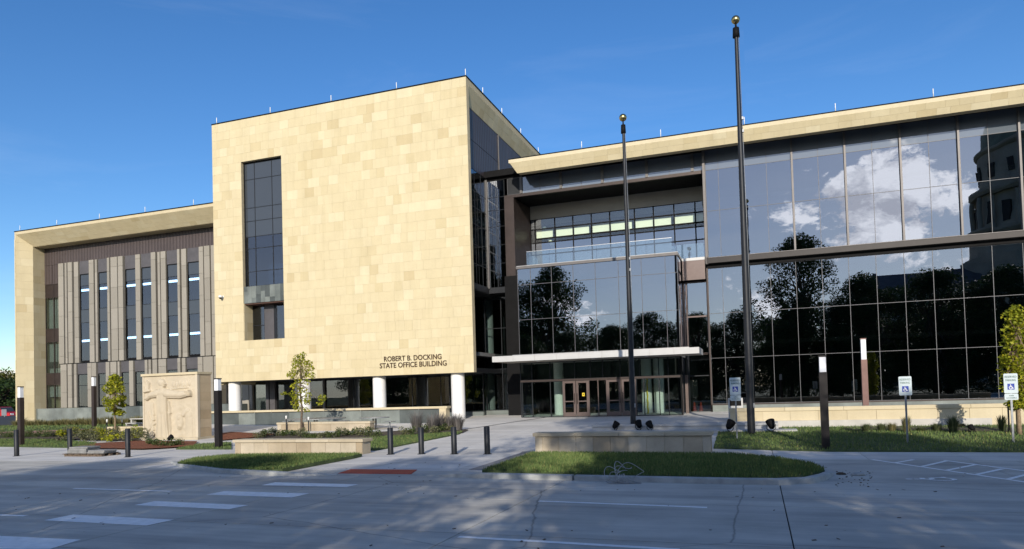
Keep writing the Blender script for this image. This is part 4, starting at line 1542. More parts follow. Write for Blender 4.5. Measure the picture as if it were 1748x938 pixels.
# ---- inside of the building: floors, back wall, core
for z in (0.30, 5.1, 9.85, 14.6):
    part(MB().box(WXL - 0.2, WXR, YW + 0.3, 58, z - 0.25, z), 'floor_slab', M['interior'])
    part(MB().box(TX0 + 0.35, SX - 0.1, YG + 0.2 if z < 1 else 45.1, 58, z - 0.25, z), 'floor_slab', M['interior'])
    part(MB().box(-62.8, TX0 - 0.02, YW + 0.35, 58, z + 0.75 - 0.25, z + 0.75), 'floor_slab', M['interior'])
part(MB().box(VX0, VX1, YV + 0.1, 58, 0.2, 0.47), 'floor_slab', M['interior'])
part(MB().box(VX0, VX1, YV + 0.12, YW + 2, 9.5, 9.7), 'floor_slab', M['interior'])
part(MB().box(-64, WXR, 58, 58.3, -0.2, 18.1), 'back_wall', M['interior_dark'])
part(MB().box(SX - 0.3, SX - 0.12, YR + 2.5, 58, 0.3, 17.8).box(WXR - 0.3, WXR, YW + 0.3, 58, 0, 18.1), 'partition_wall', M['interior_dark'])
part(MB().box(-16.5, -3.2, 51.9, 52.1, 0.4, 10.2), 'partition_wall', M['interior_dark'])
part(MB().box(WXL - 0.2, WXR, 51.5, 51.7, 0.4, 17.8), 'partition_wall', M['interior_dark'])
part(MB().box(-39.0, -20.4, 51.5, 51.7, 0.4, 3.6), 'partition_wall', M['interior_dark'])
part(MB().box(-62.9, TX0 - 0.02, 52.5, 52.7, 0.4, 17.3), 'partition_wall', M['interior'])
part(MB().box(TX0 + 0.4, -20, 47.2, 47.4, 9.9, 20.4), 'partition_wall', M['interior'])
part(MB().box(-62.9, TX0, YW + 0.3, 58.3, 17.5, RZ - 0.02), 'roof_slab', M['joint'])

# ---- left wing: stone picture frame round a striped facade
LXO = at(24.6, 398, YF)[0]
LXI = at(78.5, 600, YW)[0]
YS2 = 46.16
zs2 = RZ - 1.22
b = MB()
part(MB().box(LXO, TX0 - 0.02, YF, YF + 0.3, RZ - 0.22, RZ + 0.01), 'roof_fascia', M['cap_sun'])
part(MB().box(LXO - 0.03, TX0 - 0.02, YF - 0.03, 61, RZ + 0.012, RZ + 0.09), 'roof_coping', M['black_metal'])
lz0 = 0.45
part(MB().prism([(LXO, YF), (LXO + 0.14, YF), (LXI - 0.03, YS2), (LXI - 0.03, YW + 0.3), (LXO, YW + 0.3)], lz0, RZ - 0.225), 'frame_wall', M['joint'])
part(MB().box(LXO, LXI - 0.05, YW + 0.31, 61, lz0, RZ), 'frame_wall', M['stone'])
hh = RZ - 0.23 - lz0
rs_lv = [0, 5.9 - lz0, 11.6 - lz0, hh]
lay(frame((LXO + 0.005, YF, lz0), (1, 0, 0), (0, 0, 1)), [(0.0, 0.135, a, a + 0.74) for a in np.arange(0, hh - 0.7, 0.745)])
Lp = math.hypot(LXI - LXO - 0.15, YS2 - YF)
rec = courses(Lp, rs_lv, 0.68, rs, wset=(0.7, 0.9, 1.5))
lay(frame((LXO + 0.135, YF - 0.0, lz0), (LXI - LXO - 0.15, YS2 - YF, 0), (0, 0, 1)), rec)
lay(frame((LXI - 0.03, YS2, lz0), (0, 1, 0), (0, 0, 1)), courses(YW - YS2, [0, 5.9 - lz0, 11.6 - lz0, zs2 - lz0], 0.68, rs, wset=(0.6, 0.8, 1.2)))
# sloping soffit in two facets
x_l = LXI - 0.2
b = MB()
b.extrude_x([(YF + 0.31, RZ - 0.2), (YF + 0.05, RZ - 0.2), (YS2 + 0.02, zs2 + 0.03), (YW + 0.3, zs2 + 0.02), (YW + 0.3, RZ - 0.2)], LXO + 0.3, TX0 - 0.02)
part(b, 'soffit_backing', M['joint'])
Sl = math.hypot(YS2 - YF, 1.0)
Fso = frame((LXO + 0.1, YS2, zs2), (1, 0, 0), (0, YF - YS2, 1.0))
tri = [q for q in courses(TX0 - LXO - 0.15, [0, Sl], 0.36, rs, wset=(0.7, 0.9, 1.1)) if q[1] > 0.95 * (1 - q[2] / Sl)]
lay(Fso, tri, 0, lambda v: 0.05 + 0.93 * (1 - v / Sl))
lay(frame((LXI - 0.05, YW + 0.25, zs2 - 0.01), (1, 0, 0), (0, -1, 0)), courses(TX0 - LXI, [0, YW + 0.25 - YS2], 0.6, rs, wset=(0.8, 1.0, 1.2)))
# facade: levels
ZL0, ZLs, ZLt = 1.93, 6.0, 15.38
YL = 47.0
LX = lambda x, y: at(x, y, YL)[0]
nb = 13
for k in range(nb):
    a, c = LXI + (TX0 - LXI) * k / nb, LXI + (TX0 - LXI) * (k + 1) / nb
    part(MB().box(a + 0.006, c - 0.006, YW - 0.06, YW + 0.1, ZLt + 0.02, zs2 - 0.03), 'metal_panel', M['ribbed'])
cornr = LX(101.5, 560)
for a, c, z0, z1 in ((LXI, LXI + (cornr - LXI) * 0.48, 13.6, ZLt), (LXI + (cornr - LXI) * 0.5, cornr, 13.6, ZLt)):
    part(MB().box(a + 0.006, c - 0.006, YW - 0.06, YW + 0.1, z0, z1), 'metal_panel', M['ribbed'])
# corner window
cz = [ZL0, 4.6, 5.95, 9.55, 10.5, 12.3, 13.58]
ccol = [LXI + 0.03, LXI + (cornr - LXI) * 0.5, cornr - 0.03]
zc_ = sorted(at(90, y, YW)[2] for y in (515, 488.5, 560, 585, 638, 660))
curtain(ccol, [ZL0, at(90, 657, YW)[2], at(90, 638, YW)[2], at(90, 584, YW)[2], at(90, 562, YW)[2], at(90, 508, YW)[2], 13.58], YW, lambda i, j: M['brown_metal'] if j in (1, 3, 5) else M['glass_hall'], mull=0.07, mull_mat=M['brown_metal'], name='window_pane')
part(MB().box(LXI - 0.5, cornr - 0.1, YW + 0.36, YW + 0.4, 3.0, 13.5), 'interior_wall', M['interior'])  # wall added close behind the corner glass to catch sun and brighten it
TAN_U = [(101.5, 111), (112.5, 116.6), (117.6, 125.6), (126.6, 134.6), (153, 161.8), (162.6, 166.8), (184.9, 189.6), (191, 203), (203.6, 212.5), (231.7, 240.5), (260, 268.5), (269.7, 274.6), (275.2, 284.4),
         (305, 309.8), (310.6, 319.6), (341.5, 349.6), (351, 361.4), (362, 371)]
WIN_U = [(135.5, 152.6), (167.4, 184.6), (213.2, 231.6), (241, 259.8), (285, 304.8), (320.4, 341.4)]
TAN_L = [(104, 115), (117, 124.6), (126, 131), (149, 156.6), (157, 165.4), (182, 189), (190, 201), (201.4, 205.5), (221, 228.8), (248.6, 254), (255, 260), (261, 269.6), (270.4, 284.2), (304.6, 310), (310.6, 317.4), (338.4, 347.4), (348.5, 366), (366.6, 380)]
WIN_L = [(131.6, 148.6), (165.8, 181.6), (205.8, 220.8), (229.2, 248.4), (284.6, 304.2), (317.8, 338.2)]
jt = random.Random(3)
for lst, z0, z1, ym in ((TAN_U, ZLs + 0.03, ZLt, 550), (TAN_L, ZL0 + 0.02, ZLs - 0.03, 655)):
    for a, c in lst:
        x0, x1 = LX(a, ym), min(LX(c, ym), TX0 - 0.05)
        if x1 <= x0:
            continue
        step = (z1 - z0) / (5 if z1 > 10 else 2)
        off = jt.uniform(0.2, 0.9)
        cuts = [z0] + [z for z in np.arange(z0 + step * off, z1 - 0.3, step)] + [z1]
        yo = YL - jt.choice((0.0, 0.05, 0.1))
        part(MB().box(x0 - 0.06, x1 + 0.06, YW + 0.101, YW + 0.22, z0, z1), 'panel_backing', M['joint_dark'])
        for q0, q1 in zip(cuts[:-1], cuts[1:]):
            part(MB().box(x0 + 0.03, x1 - 0.03, yo, YW + 0.1, q0 + 0.008, q1 - 0.008), 'terracotta_panel', M['tan_panel'])
part(MB().box(cornr, TX0 - 0.05, YL + 0.1, YW + 0.28, ZLs - 0.03, ZLs + 0.028), 'string_course', M['dark_grey'])
part(MB().box(LXI, TX0 - 0.02, YW + 0.1, YW + 0.34, zs2 - 0.1, zs2 + 0.01), 'head_trim', M['black_metal'])
for (a, c), sill in zip(WIN_U, (617, 616, 614, 613, 611, 609.5)):
    x0, x1 = LX(a, 550), LX(c, 550)
    zt_w = 14.16
    part(MB().box(x0 + 0.01, x1 - 0.01, YL + 0.07, YW + 0.1, zt_w + 0.03, ZLt), 'metal_panel', M['grey_panel'])
    zz = [6.22, 7.9, 9.7, 10.9, 12.55, 13.1, zt_w]
    curtain([x0 + 0.03, x1 - 0.03], zz, YL + 0.13, lambda i, j: M['spandrel'] if j in (2, 5) else M['glass_vision'], mull=0.04, mull_mat=M['dark_grey'], name='window_pane', proud=0.03)
    part(MB().box(x0 + 0.005, x0 + 0.05, YL + 0.09, YL + 0.3, 6.05, zt_w + 0.02).box(x1 - 0.05, x1 - 0.005, YL + 0.09, YL + 0.3, 6.05, zt_w + 0.02).box(x0 + 0.05, x1 - 0.05, YL + 0.09, YL + 0.3, 6.05, 6.2)
         .box(x0 + 0.05, x1 - 0.05, YL + 0.09, YL + 0.3, zt_w - 0.04, zt_w + 0.02), 'window_frame', M['black_metal'])
    for zl in (12.62, 7.95):
        part(MB().box(x0 + 0.06, x1 - 0.06, YL + 0.19, YL + 0.27, zl, zl + 0.19), 'ceiling_light', M['ceiling_light'])
for a, c in WIN_L:
    x0, x1 = LX(a, 655), LX(c, 655)
    part(MB().box(x0 + 0.01, x1 - 0.01, YL + 0.07, YW + 0.1, 5.0, ZLs - 0.04), 'metal_panel', M['grey_panel'])
    curtain([x0 + 0.03, x1 - 0.03], [ZL0 + 0.03, 3.95, 4.95], YL + 0.13, M['glass_low'], mull=0.05, mull_mat=M['dark_grey'], name='window_pane', proud=0.03)
part(MB().box(LXI + 0.0, TX0 - 0.02, YW + 0.30, YW + 0.34, ZLs - 0.3, ZLs + 0.3), 'floor_edge', M['interior_dark'])
# plinth of grey-green slabs along the left wing
pxs = [LXI - 1.4 + 1.55 * k for k in range(17)]
for a, c in zip(pxs[:-1], pxs[1:]):
    part(MB().box(a + 0.005, c - 0.005, 46.3, 46.36, 0.5, 1.93), 'plinth_slab', M['green_stone'])
part(MB().box(pxs[0], pxs[-1], 46.361, 46.96, 0.5, 1.90), 'plinth', M['green_stone'])

# lightning rods along the roof edges
for x, y, Y in ((368, 237, 0), (459, 186, 0), (563, 166, 0), (675, 144, 0), (793, 122, 0)):
    x_ = at(x, y, YT)[0]
    part(MB().tube([(x_, YT + 0.15, TZ1 + 0.1), (x_, YT + 0.15, TZ1 + 0.62)], 0.028, 6), 'lightning_rod', M['white'])
for y in (46.6, 50.6, 55.2, 60.2):
    part(MB().tube([(TX1 - 0.12, y, TZ1 + 0.1), (TX1 - 0.12, y, TZ1 + 0.66)], 0.028, 6), 'lightning_rod', M['white'])
for x in (30, 93, 166, 244, 327):
    x_ = at(x, 390, YF)[0]
    part(MB().tube([(x_ + 0.1, YF + 0.15, RZ + 0.09), (x_ + 0.1, YF + 0.15, RZ + 0.6)], 0.026, 6), 'lightning_rod', M['white'])
for x in (991, 1127, 1271, 1428, 1597):
    x_ = at(x, 220, YF)[0]
    part(MB().tube([(x_, YF + 0.15, RZ + 0.09), (x_, YF + 0.15, RZ + 0.6)], 0.026, 6), 'lightning_rod', M['white'])

# lettering on the tower
for body, xa, xb, z in (('ROBERT B. DOCKING', 656.5, 754.5, 4.62), ('STATE OFFICE BUILDING', 649, 763, 4.16)):
    me = text_mesh(body, 0.5, 0.02)
    x0, x1 = at(xa, 620, YT)[0], at(xb, 620, YT)[0]
    set_height(me, 0.36, x1 - x0)
    for m2 in islands(me):
        o = link('letter', m2, M['letter'], bld)
        o.location = ((x0 + x1) / 2, YT - 0.06, z)

# security camera on the tower wall
p = at(381, 509, YT)
t = thing('security_camera', 'small white dome security camera fixed to the stone tower wall', 'security camera', (p[0], YT - 0.03, p[2]))
MB().box(p[0] - 0.10, p[0] + 0.10, YT - 0.05, YT - 0.031, p[2] - 0.02, p[2] + 0.16).box(p[0] - 0.04, p[0] + 0.04, YT - 0.28, YT - 0.052, p[2] + 0.08, p[2] + 0.13).build('bracket', M['white'], t)
MB().lathe((p[0], YT - 0.30), [(0.12, p[2] + 0.0), (0.14, p[2] + 0.05), (0.13, p[2] + 0.14), (0.04, p[2] + 0.17)], 16).build('housing', M['white'], t)
MB().lathe((p[0], YT - 0.30), [(0.02, p[2] - 0.12), (0.08, p[2] - 0.09), (0.11, p[2] - 0.01)], 16).build('dome', M['black_metal'], t)

# ================================================================== steps, walls, planters
st = thing('entrance_steps', 'two broad pale concrete steps and platform before the entrance', 'steps', (-2.5, 33, 0.2))
xL = gp(1027, 733)[0]
MB().prism([(xL - 1.0, 32.15), (1.55, 32.15), (1.55, 33.1), (xL - 0.1, 33.1)], 0.05, 0.29).build('step', M['step_concrete'], st, 0.012)
MB().prism([(xL - 0.1, 33.1), (0.82, 33.1), (0.82, 33.24), (xL - 0.1, 33.24)], 0.05, 0.43).build('riser', M['step_concrete'], st)
xs = [xL - 0.1, -4.4, -1.8, 0.82]
for a, c in zip(xs[:-1], xs[1:]):
    MB().box(a + 0.004, c - 0.004, 33.06, 34.2, 0.44, 0.56).build('step', M['step_concrete'], st, 0.012)
MB().prism([(xL - 0.1, 34.2), (14.0, 34.9), (30, 34.9), (30, 47.2), (-4.4, 47.2), (-4.4, 44.35)], lambda x, y: 0.0, lambda x, y: 0.56 - 0.06 * min(max((y - 38) / 6, 0), 1)).build('platform', M['pale_concrete'], st)


def block_wall(name, label, cat, x0, x1, y0, y1, z0, z1, cap_h, n, mat, cap_mat, over=0.05, group=None, capn=4, ends=True):
    """A low wall of upright stone slabs under a coping, each slab and coping length a part."""
    t = thing(name, label, cat, ((x0 + x1) / 2, (y0 + y1) / 2, z0), group)
    MB().box(x0 + 0.03, x1 - 0.03, y0 + 0.03, y1 - 0.03, z0 - 0.1, z1 - cap_h - 0.002).build('core', M['joint'], t)
    xs = [x0] + [x0 + 0.28 + (x1 - x0 - 0.56) * k / (n - 2) for k in range(n - 1)] + [x1] if ends else [x0 + (x1 - x0) * k / n for k in range(n + 1)]
    for a, c in zip(xs[:-1], xs[1:]):
        MB().box(a + 0.006, c - 0.006, y0, y0 + 0.029, z0 - 0.1, z1 - cap_h - 0.004).build('stone_slab', mat, t)
    for x in (x0, x1 - 0.029):
        MB().box(x, x + 0.029, y0 + 0.031, y1, z0 - 0.1, z1 - cap_h - 0.004).build('stone_slab', mat, t)
    for k in range(capn):
        a, c = x0 - over + (x1 - x0 + 2 * over) * k / capn, x0 - over + (x1 - x0 + 2 * over) * (k + 1) / capn
        MB().box(a + 0.003, c - 0.003, y0 - over, y1 + over, z1 - cap_h, z1).build('cap_stone', cap_mat, t, 0.012)
    return t


b0, b1 = gp(397, 776), gp(622, 775.5)
yy = (b0[1] + b1[1]) / 2
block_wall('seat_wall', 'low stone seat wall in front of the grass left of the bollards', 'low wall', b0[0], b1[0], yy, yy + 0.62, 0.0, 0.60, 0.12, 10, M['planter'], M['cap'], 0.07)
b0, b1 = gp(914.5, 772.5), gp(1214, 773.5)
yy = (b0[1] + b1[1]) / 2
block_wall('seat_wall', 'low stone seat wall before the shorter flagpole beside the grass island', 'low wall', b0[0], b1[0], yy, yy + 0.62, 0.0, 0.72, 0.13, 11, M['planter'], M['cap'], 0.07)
# long wall of grey-green slabs under the tower
b0, b1 = gp(300, 729), gp(751, 722)
YD = b1[1]
zt_ = at(751, 694, YD)[2]
x0, x1 = b0[0] * YD / b0[1], b1[0]
t = thing('terrace_wall', 'long grey-green stone terrace wall with cream coping under the tower', 'wall', ((x0 + x1) / 2, YD, 0.38))
MB().box(x0, x1 + 0.02, YD + 0.03, YD + 0.5, 0.2, zt_ - 0.15).build('core', M['joint_dark'], t)
nb = 15
for k in range(nb):
    a, c = x0 + (x1 - x0) * k / nb, x0 + (x1 - x0) * (k + 1) / nb
    MB().box(a + 0.005, c - 0.005, YD, YD + 0.029, 0.25, zt_ - 0.20).build('stone_slab', M['green_stone'], t)
    MB().box(a + 0.002, c - 0.002, YD - 0.06, YD + 0.56, zt_ - 0.14, zt_).build('cap_stone', M['cap_sun'], t, 0.01)
    MB().box(c - 0.06, c - 0.02, YD - 0.012, YD, zt_ - 0.2, zt_ - 0.141).build('clip', M['steel'], t)
MB().box(x1, x1 + 0.46, YD - 0.05, YD + 0.52, 0.2, zt_ - 0.142).build('end_pier', M['cap_sun'], t)
MB().box(x1 - 0.0, x1 + 0.56, YD - 0.07, YD + 0.58, zt_ - 0.14, zt_ + 0.003).build('cap_stone', M['cap_sun'], t, 0.01)
# rounded bench wall behind the shrubs
b0, b1 = gp(472, 737), gp(633, 735)
yy = (b0[1] + b1[1]) / 2
zt_ = at(560, 720.5, yy)[2]
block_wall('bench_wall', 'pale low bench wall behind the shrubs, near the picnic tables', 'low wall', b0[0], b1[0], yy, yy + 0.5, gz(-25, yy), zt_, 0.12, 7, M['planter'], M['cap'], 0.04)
# tan wall beside the small tree, left of the monument
b0 = gp(184, 743)
yy = b0[1]
block_wall('garden_wall', 'short cream garden wall behind the small yellow-green tree', 'low wall', b0[0], at(262, 735, yy)[0], yy, yy + 0.4, gz(b0[0], yy), at(190, 729, yy)[2], 0.12, 5, M['cap_sun'], M['cap_sun'], 0.03)
# long cream wall along the right wing
YL_ = 34.75
xw0, xw1 = at(1246, 705, YL_)[0], 16.0
t = block_wall('terrace_wall', 'long sunlit cream terrace wall below the right glass wing', 'wall', xw0, xw1, YL_, YL_ + 0.45, 0.22, 1.17, 0.17, 16, M['cap_sun'], M['cap_sun'], 0.04, capn=7)

# ================================================================== street furniture
def bollard(h, r):
    t = thing('bollard', '', 'bollard', (0, 0, 0), 'dark steel bollards at the kerb')
    MB().lathe((0, 0), [(r, -0.05), (r, h - 0.012), (r - 0.012, h)], 20).build('post', M['dark_grey'], t)
    MB().lathe((0, 0), [(r + 0.05, -0.03), (r + 0.05, 0.012), (r + 0.01, 0.016)], 20).build('base_ring', M['black_metal'], t)
    return t


bl = [(667, 776, 730.5, 'first dark steel bollard of four, nearest the left seat wall'), (719.5, 775.5, 730, 'second dark steel bollard of the four across the walkway'),
      (775.5, 775.5, 729.5, 'third dark steel bollard of the four across the walkway'), (832, 775.5, 729, 'fourth dark steel bollard, nearest the right seat wall'),
      (28.5, 779, 734, 'dark bollard in front of the lamp post at far left'), (119.5, 777.5, 731.5, 'dark bollard standing beside the stack of pavers'), (218.5, 780.5, 730, 'dark bollard on the pavement left of the monument')]
proto = None
for i, (x, yb, yt, lab) in enumerate(bl):
    p = gp(x, yb)
    h = hgt(yt, x, p)
    if i in (0, 4):
        proto = bollard(h, 0.108 if i == 0 else 0.10)
        proto.location = p
        proto['label'] = lab
    else:
        copy_tree(proto, p, lab)


def lamp_post(h, wd, lens, light=False, mat='brown_metal'):
    t = thing('lamp_post', '', 'lamp post', (0, 0, 0), 'square light columns along the pavements')
    a = wd / 2
    MB().box(-a, a, -a, a, -0.05, h - lens).build('post', M[mat], t)
    MB().box(-a + 0.02, a - 0.02, -a + 0.02, a - 0.02, h - lens + 0.001, h - 0.05).build('diffuser', M['frost'], t)
    MB().box(-a, a, -a, a, h - 0.049, h).build('cap', M[mat], t)
    MB().box(-a - 0.02, a + 0.02, -a - 0.02, a + 0.02, -0.02, 0.02).build('base_plate', M[mat], t)
    return t


M['post_shaded'] = simple('shaded_bronze_post', (0.016, 0.013, 0.013), 0.5, 0.3, 0.15, 3)  # shade put into the colour: post bronze darkened as if out of the sun
M['lamp_red'] = simple('reddish_bronze_post', (0.15, 0.085, 0.075), 0.45, 0.3, 0.12, 3)
lp = lamp_post(hgt(660, 36, gp(36, 762)), 0.235, 0.62)
lp.location = gp(36, 762)
lp['label'] = 'brown lamp post on the grass at far left'
p = gp(161, 730)
l2 = copy_tree(lp, p, 'brown lamp post farther back, left of the small tree', scale=(1.0, 1.0, hgt(643, 161, p) / hgt(660, 36, gp(36, 762))))
lp3 = lamp_post(hgt(646, 373, gp(373.5, 766)), 0.255, 0.58, mat='post_shaded')
p = gp(373.5, 766)
lp3.location = p
lp3['label'] = 'dark lamp post right of the carved monument'
p = gp(1410, 769)
copy_tree(lp3, p, 'lamp post coloured dark for shade, on the grass between two parking signs', scale=(0.95, 0.95, hgt(607, 1410, p) / hgt(646, 373, gp(373.5, 766))))
p = Vector(at(1478, 690, 35.8))
p.z = 0.45
l5 = lamp_post(at(1474, 578, 35.8)[2] - 0.45, 0.25, 0.98, mat='lamp_red')
l5.location = (at(1476, 650, 35.8)[0], 35.8, 0.45)
l5['label'] = 'reddish lit lamp post behind the cream wall by the glass wing'


def flagpole(x, yb, yt, r0, r1, label):
    p = gp(x, yb)
    h = hgt(yt, x - (29 if x > 1200 else 12), p)
    t = thing('flagpole', label, 'flagpole', p, 'dark flagpoles without flags')
    X, Y, Z = p
    prof = [(r0, Z - 0.05)] + [(r0 + (r1 - r0) * max(0, (k - 2) / 10) ** 1.0, Z + (h - 1.0) * k / 12) for k in range(13)]
    MB().lathe((X, Y), prof, 20).build('pole', M['dark_grey'], t)
    zt = Z + h - 1.0
    MB().lathe((X, Y), [(r1 * 1.15, zt), (r1 * 2.0, zt + 0.02), (r1 * 1.75, zt + 0.42), (r1 * 0.6, zt + 0.44), (r1 * 0.5, zt + 0.62)], 18).build('truck', M['black_metal'], t)
    br = 0.18
    MB().lathe((X, Y), [(br * math.sin(math.pi * k / 12) + 0.002, zt + 0.60 + br - br * math.cos(math.pi * k / 12)) for k in range(13)], 20).build('ball', M['gold'], t)
    MB().lathe((X, Y), [(r0 + 0.09, Z - 0.03), (r0 + 0.09, Z + 0.03), (r0 + 0.02, Z + 0.10)], 20).build('collar', M['black_metal'], t)
    q = X + r0 * 0.9
    MB().tube([(q, Y - 0.06, Z + 1.2), (X + 0.14, Y - 0.05, Z + h * 0.5), (X + r1 * 1.3, Y - 0.03, zt)], 0.013, 5).build('halyard', M['steel'], t)
    MB().box(q - 0.03, q + 0.03, Y - 0.11, Y - 0.03, Z + 1.15, Z + 1.35).build('cleat', M['steel'], t)
    for dz in (0.0, 0.55):
        zc = Z + h * (0.715 if x > 1200 else 0.5) + dz
        MB().box(X + r1 * 1.3, X + r1 * 1.3 + 0.07, Y - 0.10, Y - 0.02, zc, zc + 0.12).build('snap_hook', M['steel'], t)


flagpole(1283, 743, 26, 0.160, 0.075, 'taller dark flagpole with gold ball, on the right lawn')
flagpole(1081.5, 737, 193, 0.135, 0.062, 'shorter dark flagpole with gold ball, behind the right seat wall')


def floodlight(x, yb, size, yaw, tilt, label):
    p = gp(x, yb)
    t = thing('floodlight', label, 'floodlight', p, 'black ground floodlights')
    X, Y, Z = p
    s = size
    d = Vector((math.sin(yaw) * math.cos(tilt), math.cos(yaw) * math.cos(tilt), math.sin(tilt)))
    c = Vector((X, Y, Z + s * 1.15))
    b = MB()
    rt = d.cross(Vector((0, 0, 1))).normalized()
    u = rt.cross(d)
    rings = []
    for r, k in ((0.20, -0.55), (0.34, -0.40), (0.50, 0.25), (0.54, 0.5), (0.50, 0.52)):
        rings.append([c + d * (k * s) + (rt * math.cos(a) + u * math.sin(a)) * (r * s) for a in [2 * math.pi * q / 14 for q in range(14)]])
    vs = [v for rg in rings for v in rg]
    fs = [(i * 14 + q, i * 14 + (q + 1) % 14, (i + 1) * 14 + (q + 1) % 14, (i + 1) * 14 + q) for i in range(4) for q in range(14)]
    b._add(vs, fs + [tuple(range(13, -1, -1)), tuple(range(56, 70))], True)
    b.build('head', M['black_metal'], t)
    MB()._add(rings[4][:], [tuple(range(14))])
    lens = [v + d * 0.004 for v in rings[4]]
    MB()._add(lens, [tuple(range(14))]).build('lens', M['spandrel'], t)
    MB().tube([c + rt * s * 0.56, c + rt * s * 0.56 - Vector((0, 0, s * 0.5)), Vector((X, Y, Z + s * 0.25)), c - rt * s * 0.56 - Vector((0, 0, s * 0.5)), c - rt * s * 0.56], 0.018, 6).build('yoke', M['black_metal'], t)
    MB().tube([(X, Y, Z - 0.05), (X, Y, Z + s * 0.28)], 0.03, 8).build('stake', M['black_metal'], t)


floodlight(1051, 739, 0.31, 0.9, 0.9, 'black floodlight left of the shorter flagpole')
floodlight(1091, 738, 0.32, -0.6, 0.9, 'black floodlight half hidden right behind the shorter flagpole')
floodlight(1110, 739, 0.31, -0.8, 0.8, 'black floodlight farthest right of the shorter flagpole')
floodlight(1246.5, 742, 0.36, 0.8, 0.9, 'black floodlight left of the taller flagpole on the lawn')
floodlight(1317, 741.5, 0.36, -0.5, 1.0, 'black floodlight right of the taller flagpole on the lawn')
floodlight(290.5, 757.5, 0.26, 0.2, 0.5, 'small black floodlight at the foot of the carved monument')
floodlight(1659, 741, 0.2, -0.3, 0.7, 'tiny ground spotlight among ornamental grasses by the cream wall')


def sign(x, yb, yt, wide, lower, label):
    p = gp(x, yb)
    X, Y, Z = p
    h = hgt(yt, x - 6, p)
    t = thing('parking_sign', label, 'parking sign', p, 'reserved parking signs')
    MB().box(X - 0.03, X + 0.03, Y - 0.02, Y + 0.02, Z - 0.05, Z + h - 0.1).build('post', M['steel'], t)
    ht = wide * 1.65
    y = Y - 0.032

    def plate(z0, z1, w_, name):
        r = 0.035
        pts = []
        for cx, cz, a0 in ((w_ / 2 - r, z1 - r, 0), (-w_ / 2 + r, z1 - r, 90), (-w_ / 2 + r, z0 + r, 180), (w_ / 2 - r, z0 + r, 270)):
            for k in range(4):
                a = R(a0 + 30 * k)
                pts.append((X + cx + r * math.cos(a), cz + r * math.sin(a)))
        n = len(pts)
        b = MB()
        b._add([(u, y, v) for u, v in pts] + [(u, y + 0.008, v) for u, v in pts],
               [tuple(range(n)), tuple(range(2 * n - 1, n - 1, -1))] + [(i, n + i, n + (i + 1) % n, (i + 1) % n) for i in range(n)])
        return b.build(name, M['sign_white'], t)
    z1 = Z + h
    pl = plate(z1 - ht, z1, wide, 'plate')

    def words(body, cap, width, z, mat, parent):
        me = text_mesh(body, 0.1, 0.001)
        set_height(me, cap, width)
        o = stuff(link('lettering', me, mat, parent))
        o.location = (X, y - 0.004, z)
    words('RESERVED', wide * 0.17, wide * 0.84, z1 - wide * 0.36, M['sign_green'], pl)
    words('PARKING', wide * 0.17, wide * 0.72, z1 - wide * 0.64, M['sign_green'], pl)
    q = wide * 0.25
    zc = z1 - wide * 1.10
    MB().box(X - q, X + q, y - 0.004, y - 0.0005, zc - q, zc + q).build('symbol_panel', M['blue'], pl)
    b = MB()
    lift = [0.0055]

    def put(pts):
        s = 2 * q * 0.84
        ps = ccw([(X - s / 2 + u * s, zc - s / 2 + v * s) for u, v in pts])
        b._add([(u, y - lift[0], v) for u, v in ps], [tuple(range(len(ps)))])
        lift[0] += 0.0002
    symbol_mesh(put, 0.12)
    b.build('wheelchair_symbol', M['white'], pl)
    if lower:
        z2 = z1 - ht - 0.015
        p2 = plate(z2 - wide * 0.52, z2, wide * 0.98, 'lower_plate')
        words('VAN', wide * 0.12, wide * 0.34, z2 - wide * 0.22, M['sign_green'], p2)
        words('ACCESSIBLE', wide * 0.10, wide * 0.74, z2 - wide * 0.40, M['sign_green'], p2)


sign(1258.5, 751.5, 645, 0.42, True, 'reserved parking sign with lower plate by the taller flagpole')
sign(1549.5, 759, 643, 0.40, False, 'reserved parking sign without lower plate on the right lawn')
sign(1730, 758.5, 638, 0.40, True, 'reserved parking sign with lower plate in front of the yellow-green tree')

# bin on the terrace
t = thing('litter_bin', 'white metal litter bin with a dark slot behind the terrace wall', 'litter bin', (-0.85, 35.7, 0.56))
xa, xb = at(1243, 690, 35.7)[0], at(1268, 690, 35.7)[0]
zt = at(1255, 680, 35.7)[2]
MB().box(xa, xb, 35.7, 36.2, 0.56, zt - 0.38).box(xa, xa + 0.07, 35.7, 36.2, zt - 0.379, zt - 0.071).box(xb - 0.07, xb, 35.7, 36.2, zt - 0.379, zt - 0.071).box(xa, xb, 35.7, 36.2, zt - 0.07, zt).build('bin_body', M['white_metal'], t)
MB().box(xa + 0.071, xb - 0.071, 35.8, 36.15, zt - 0.375, zt - 0.075).build('slot', M['black_metal'], t)

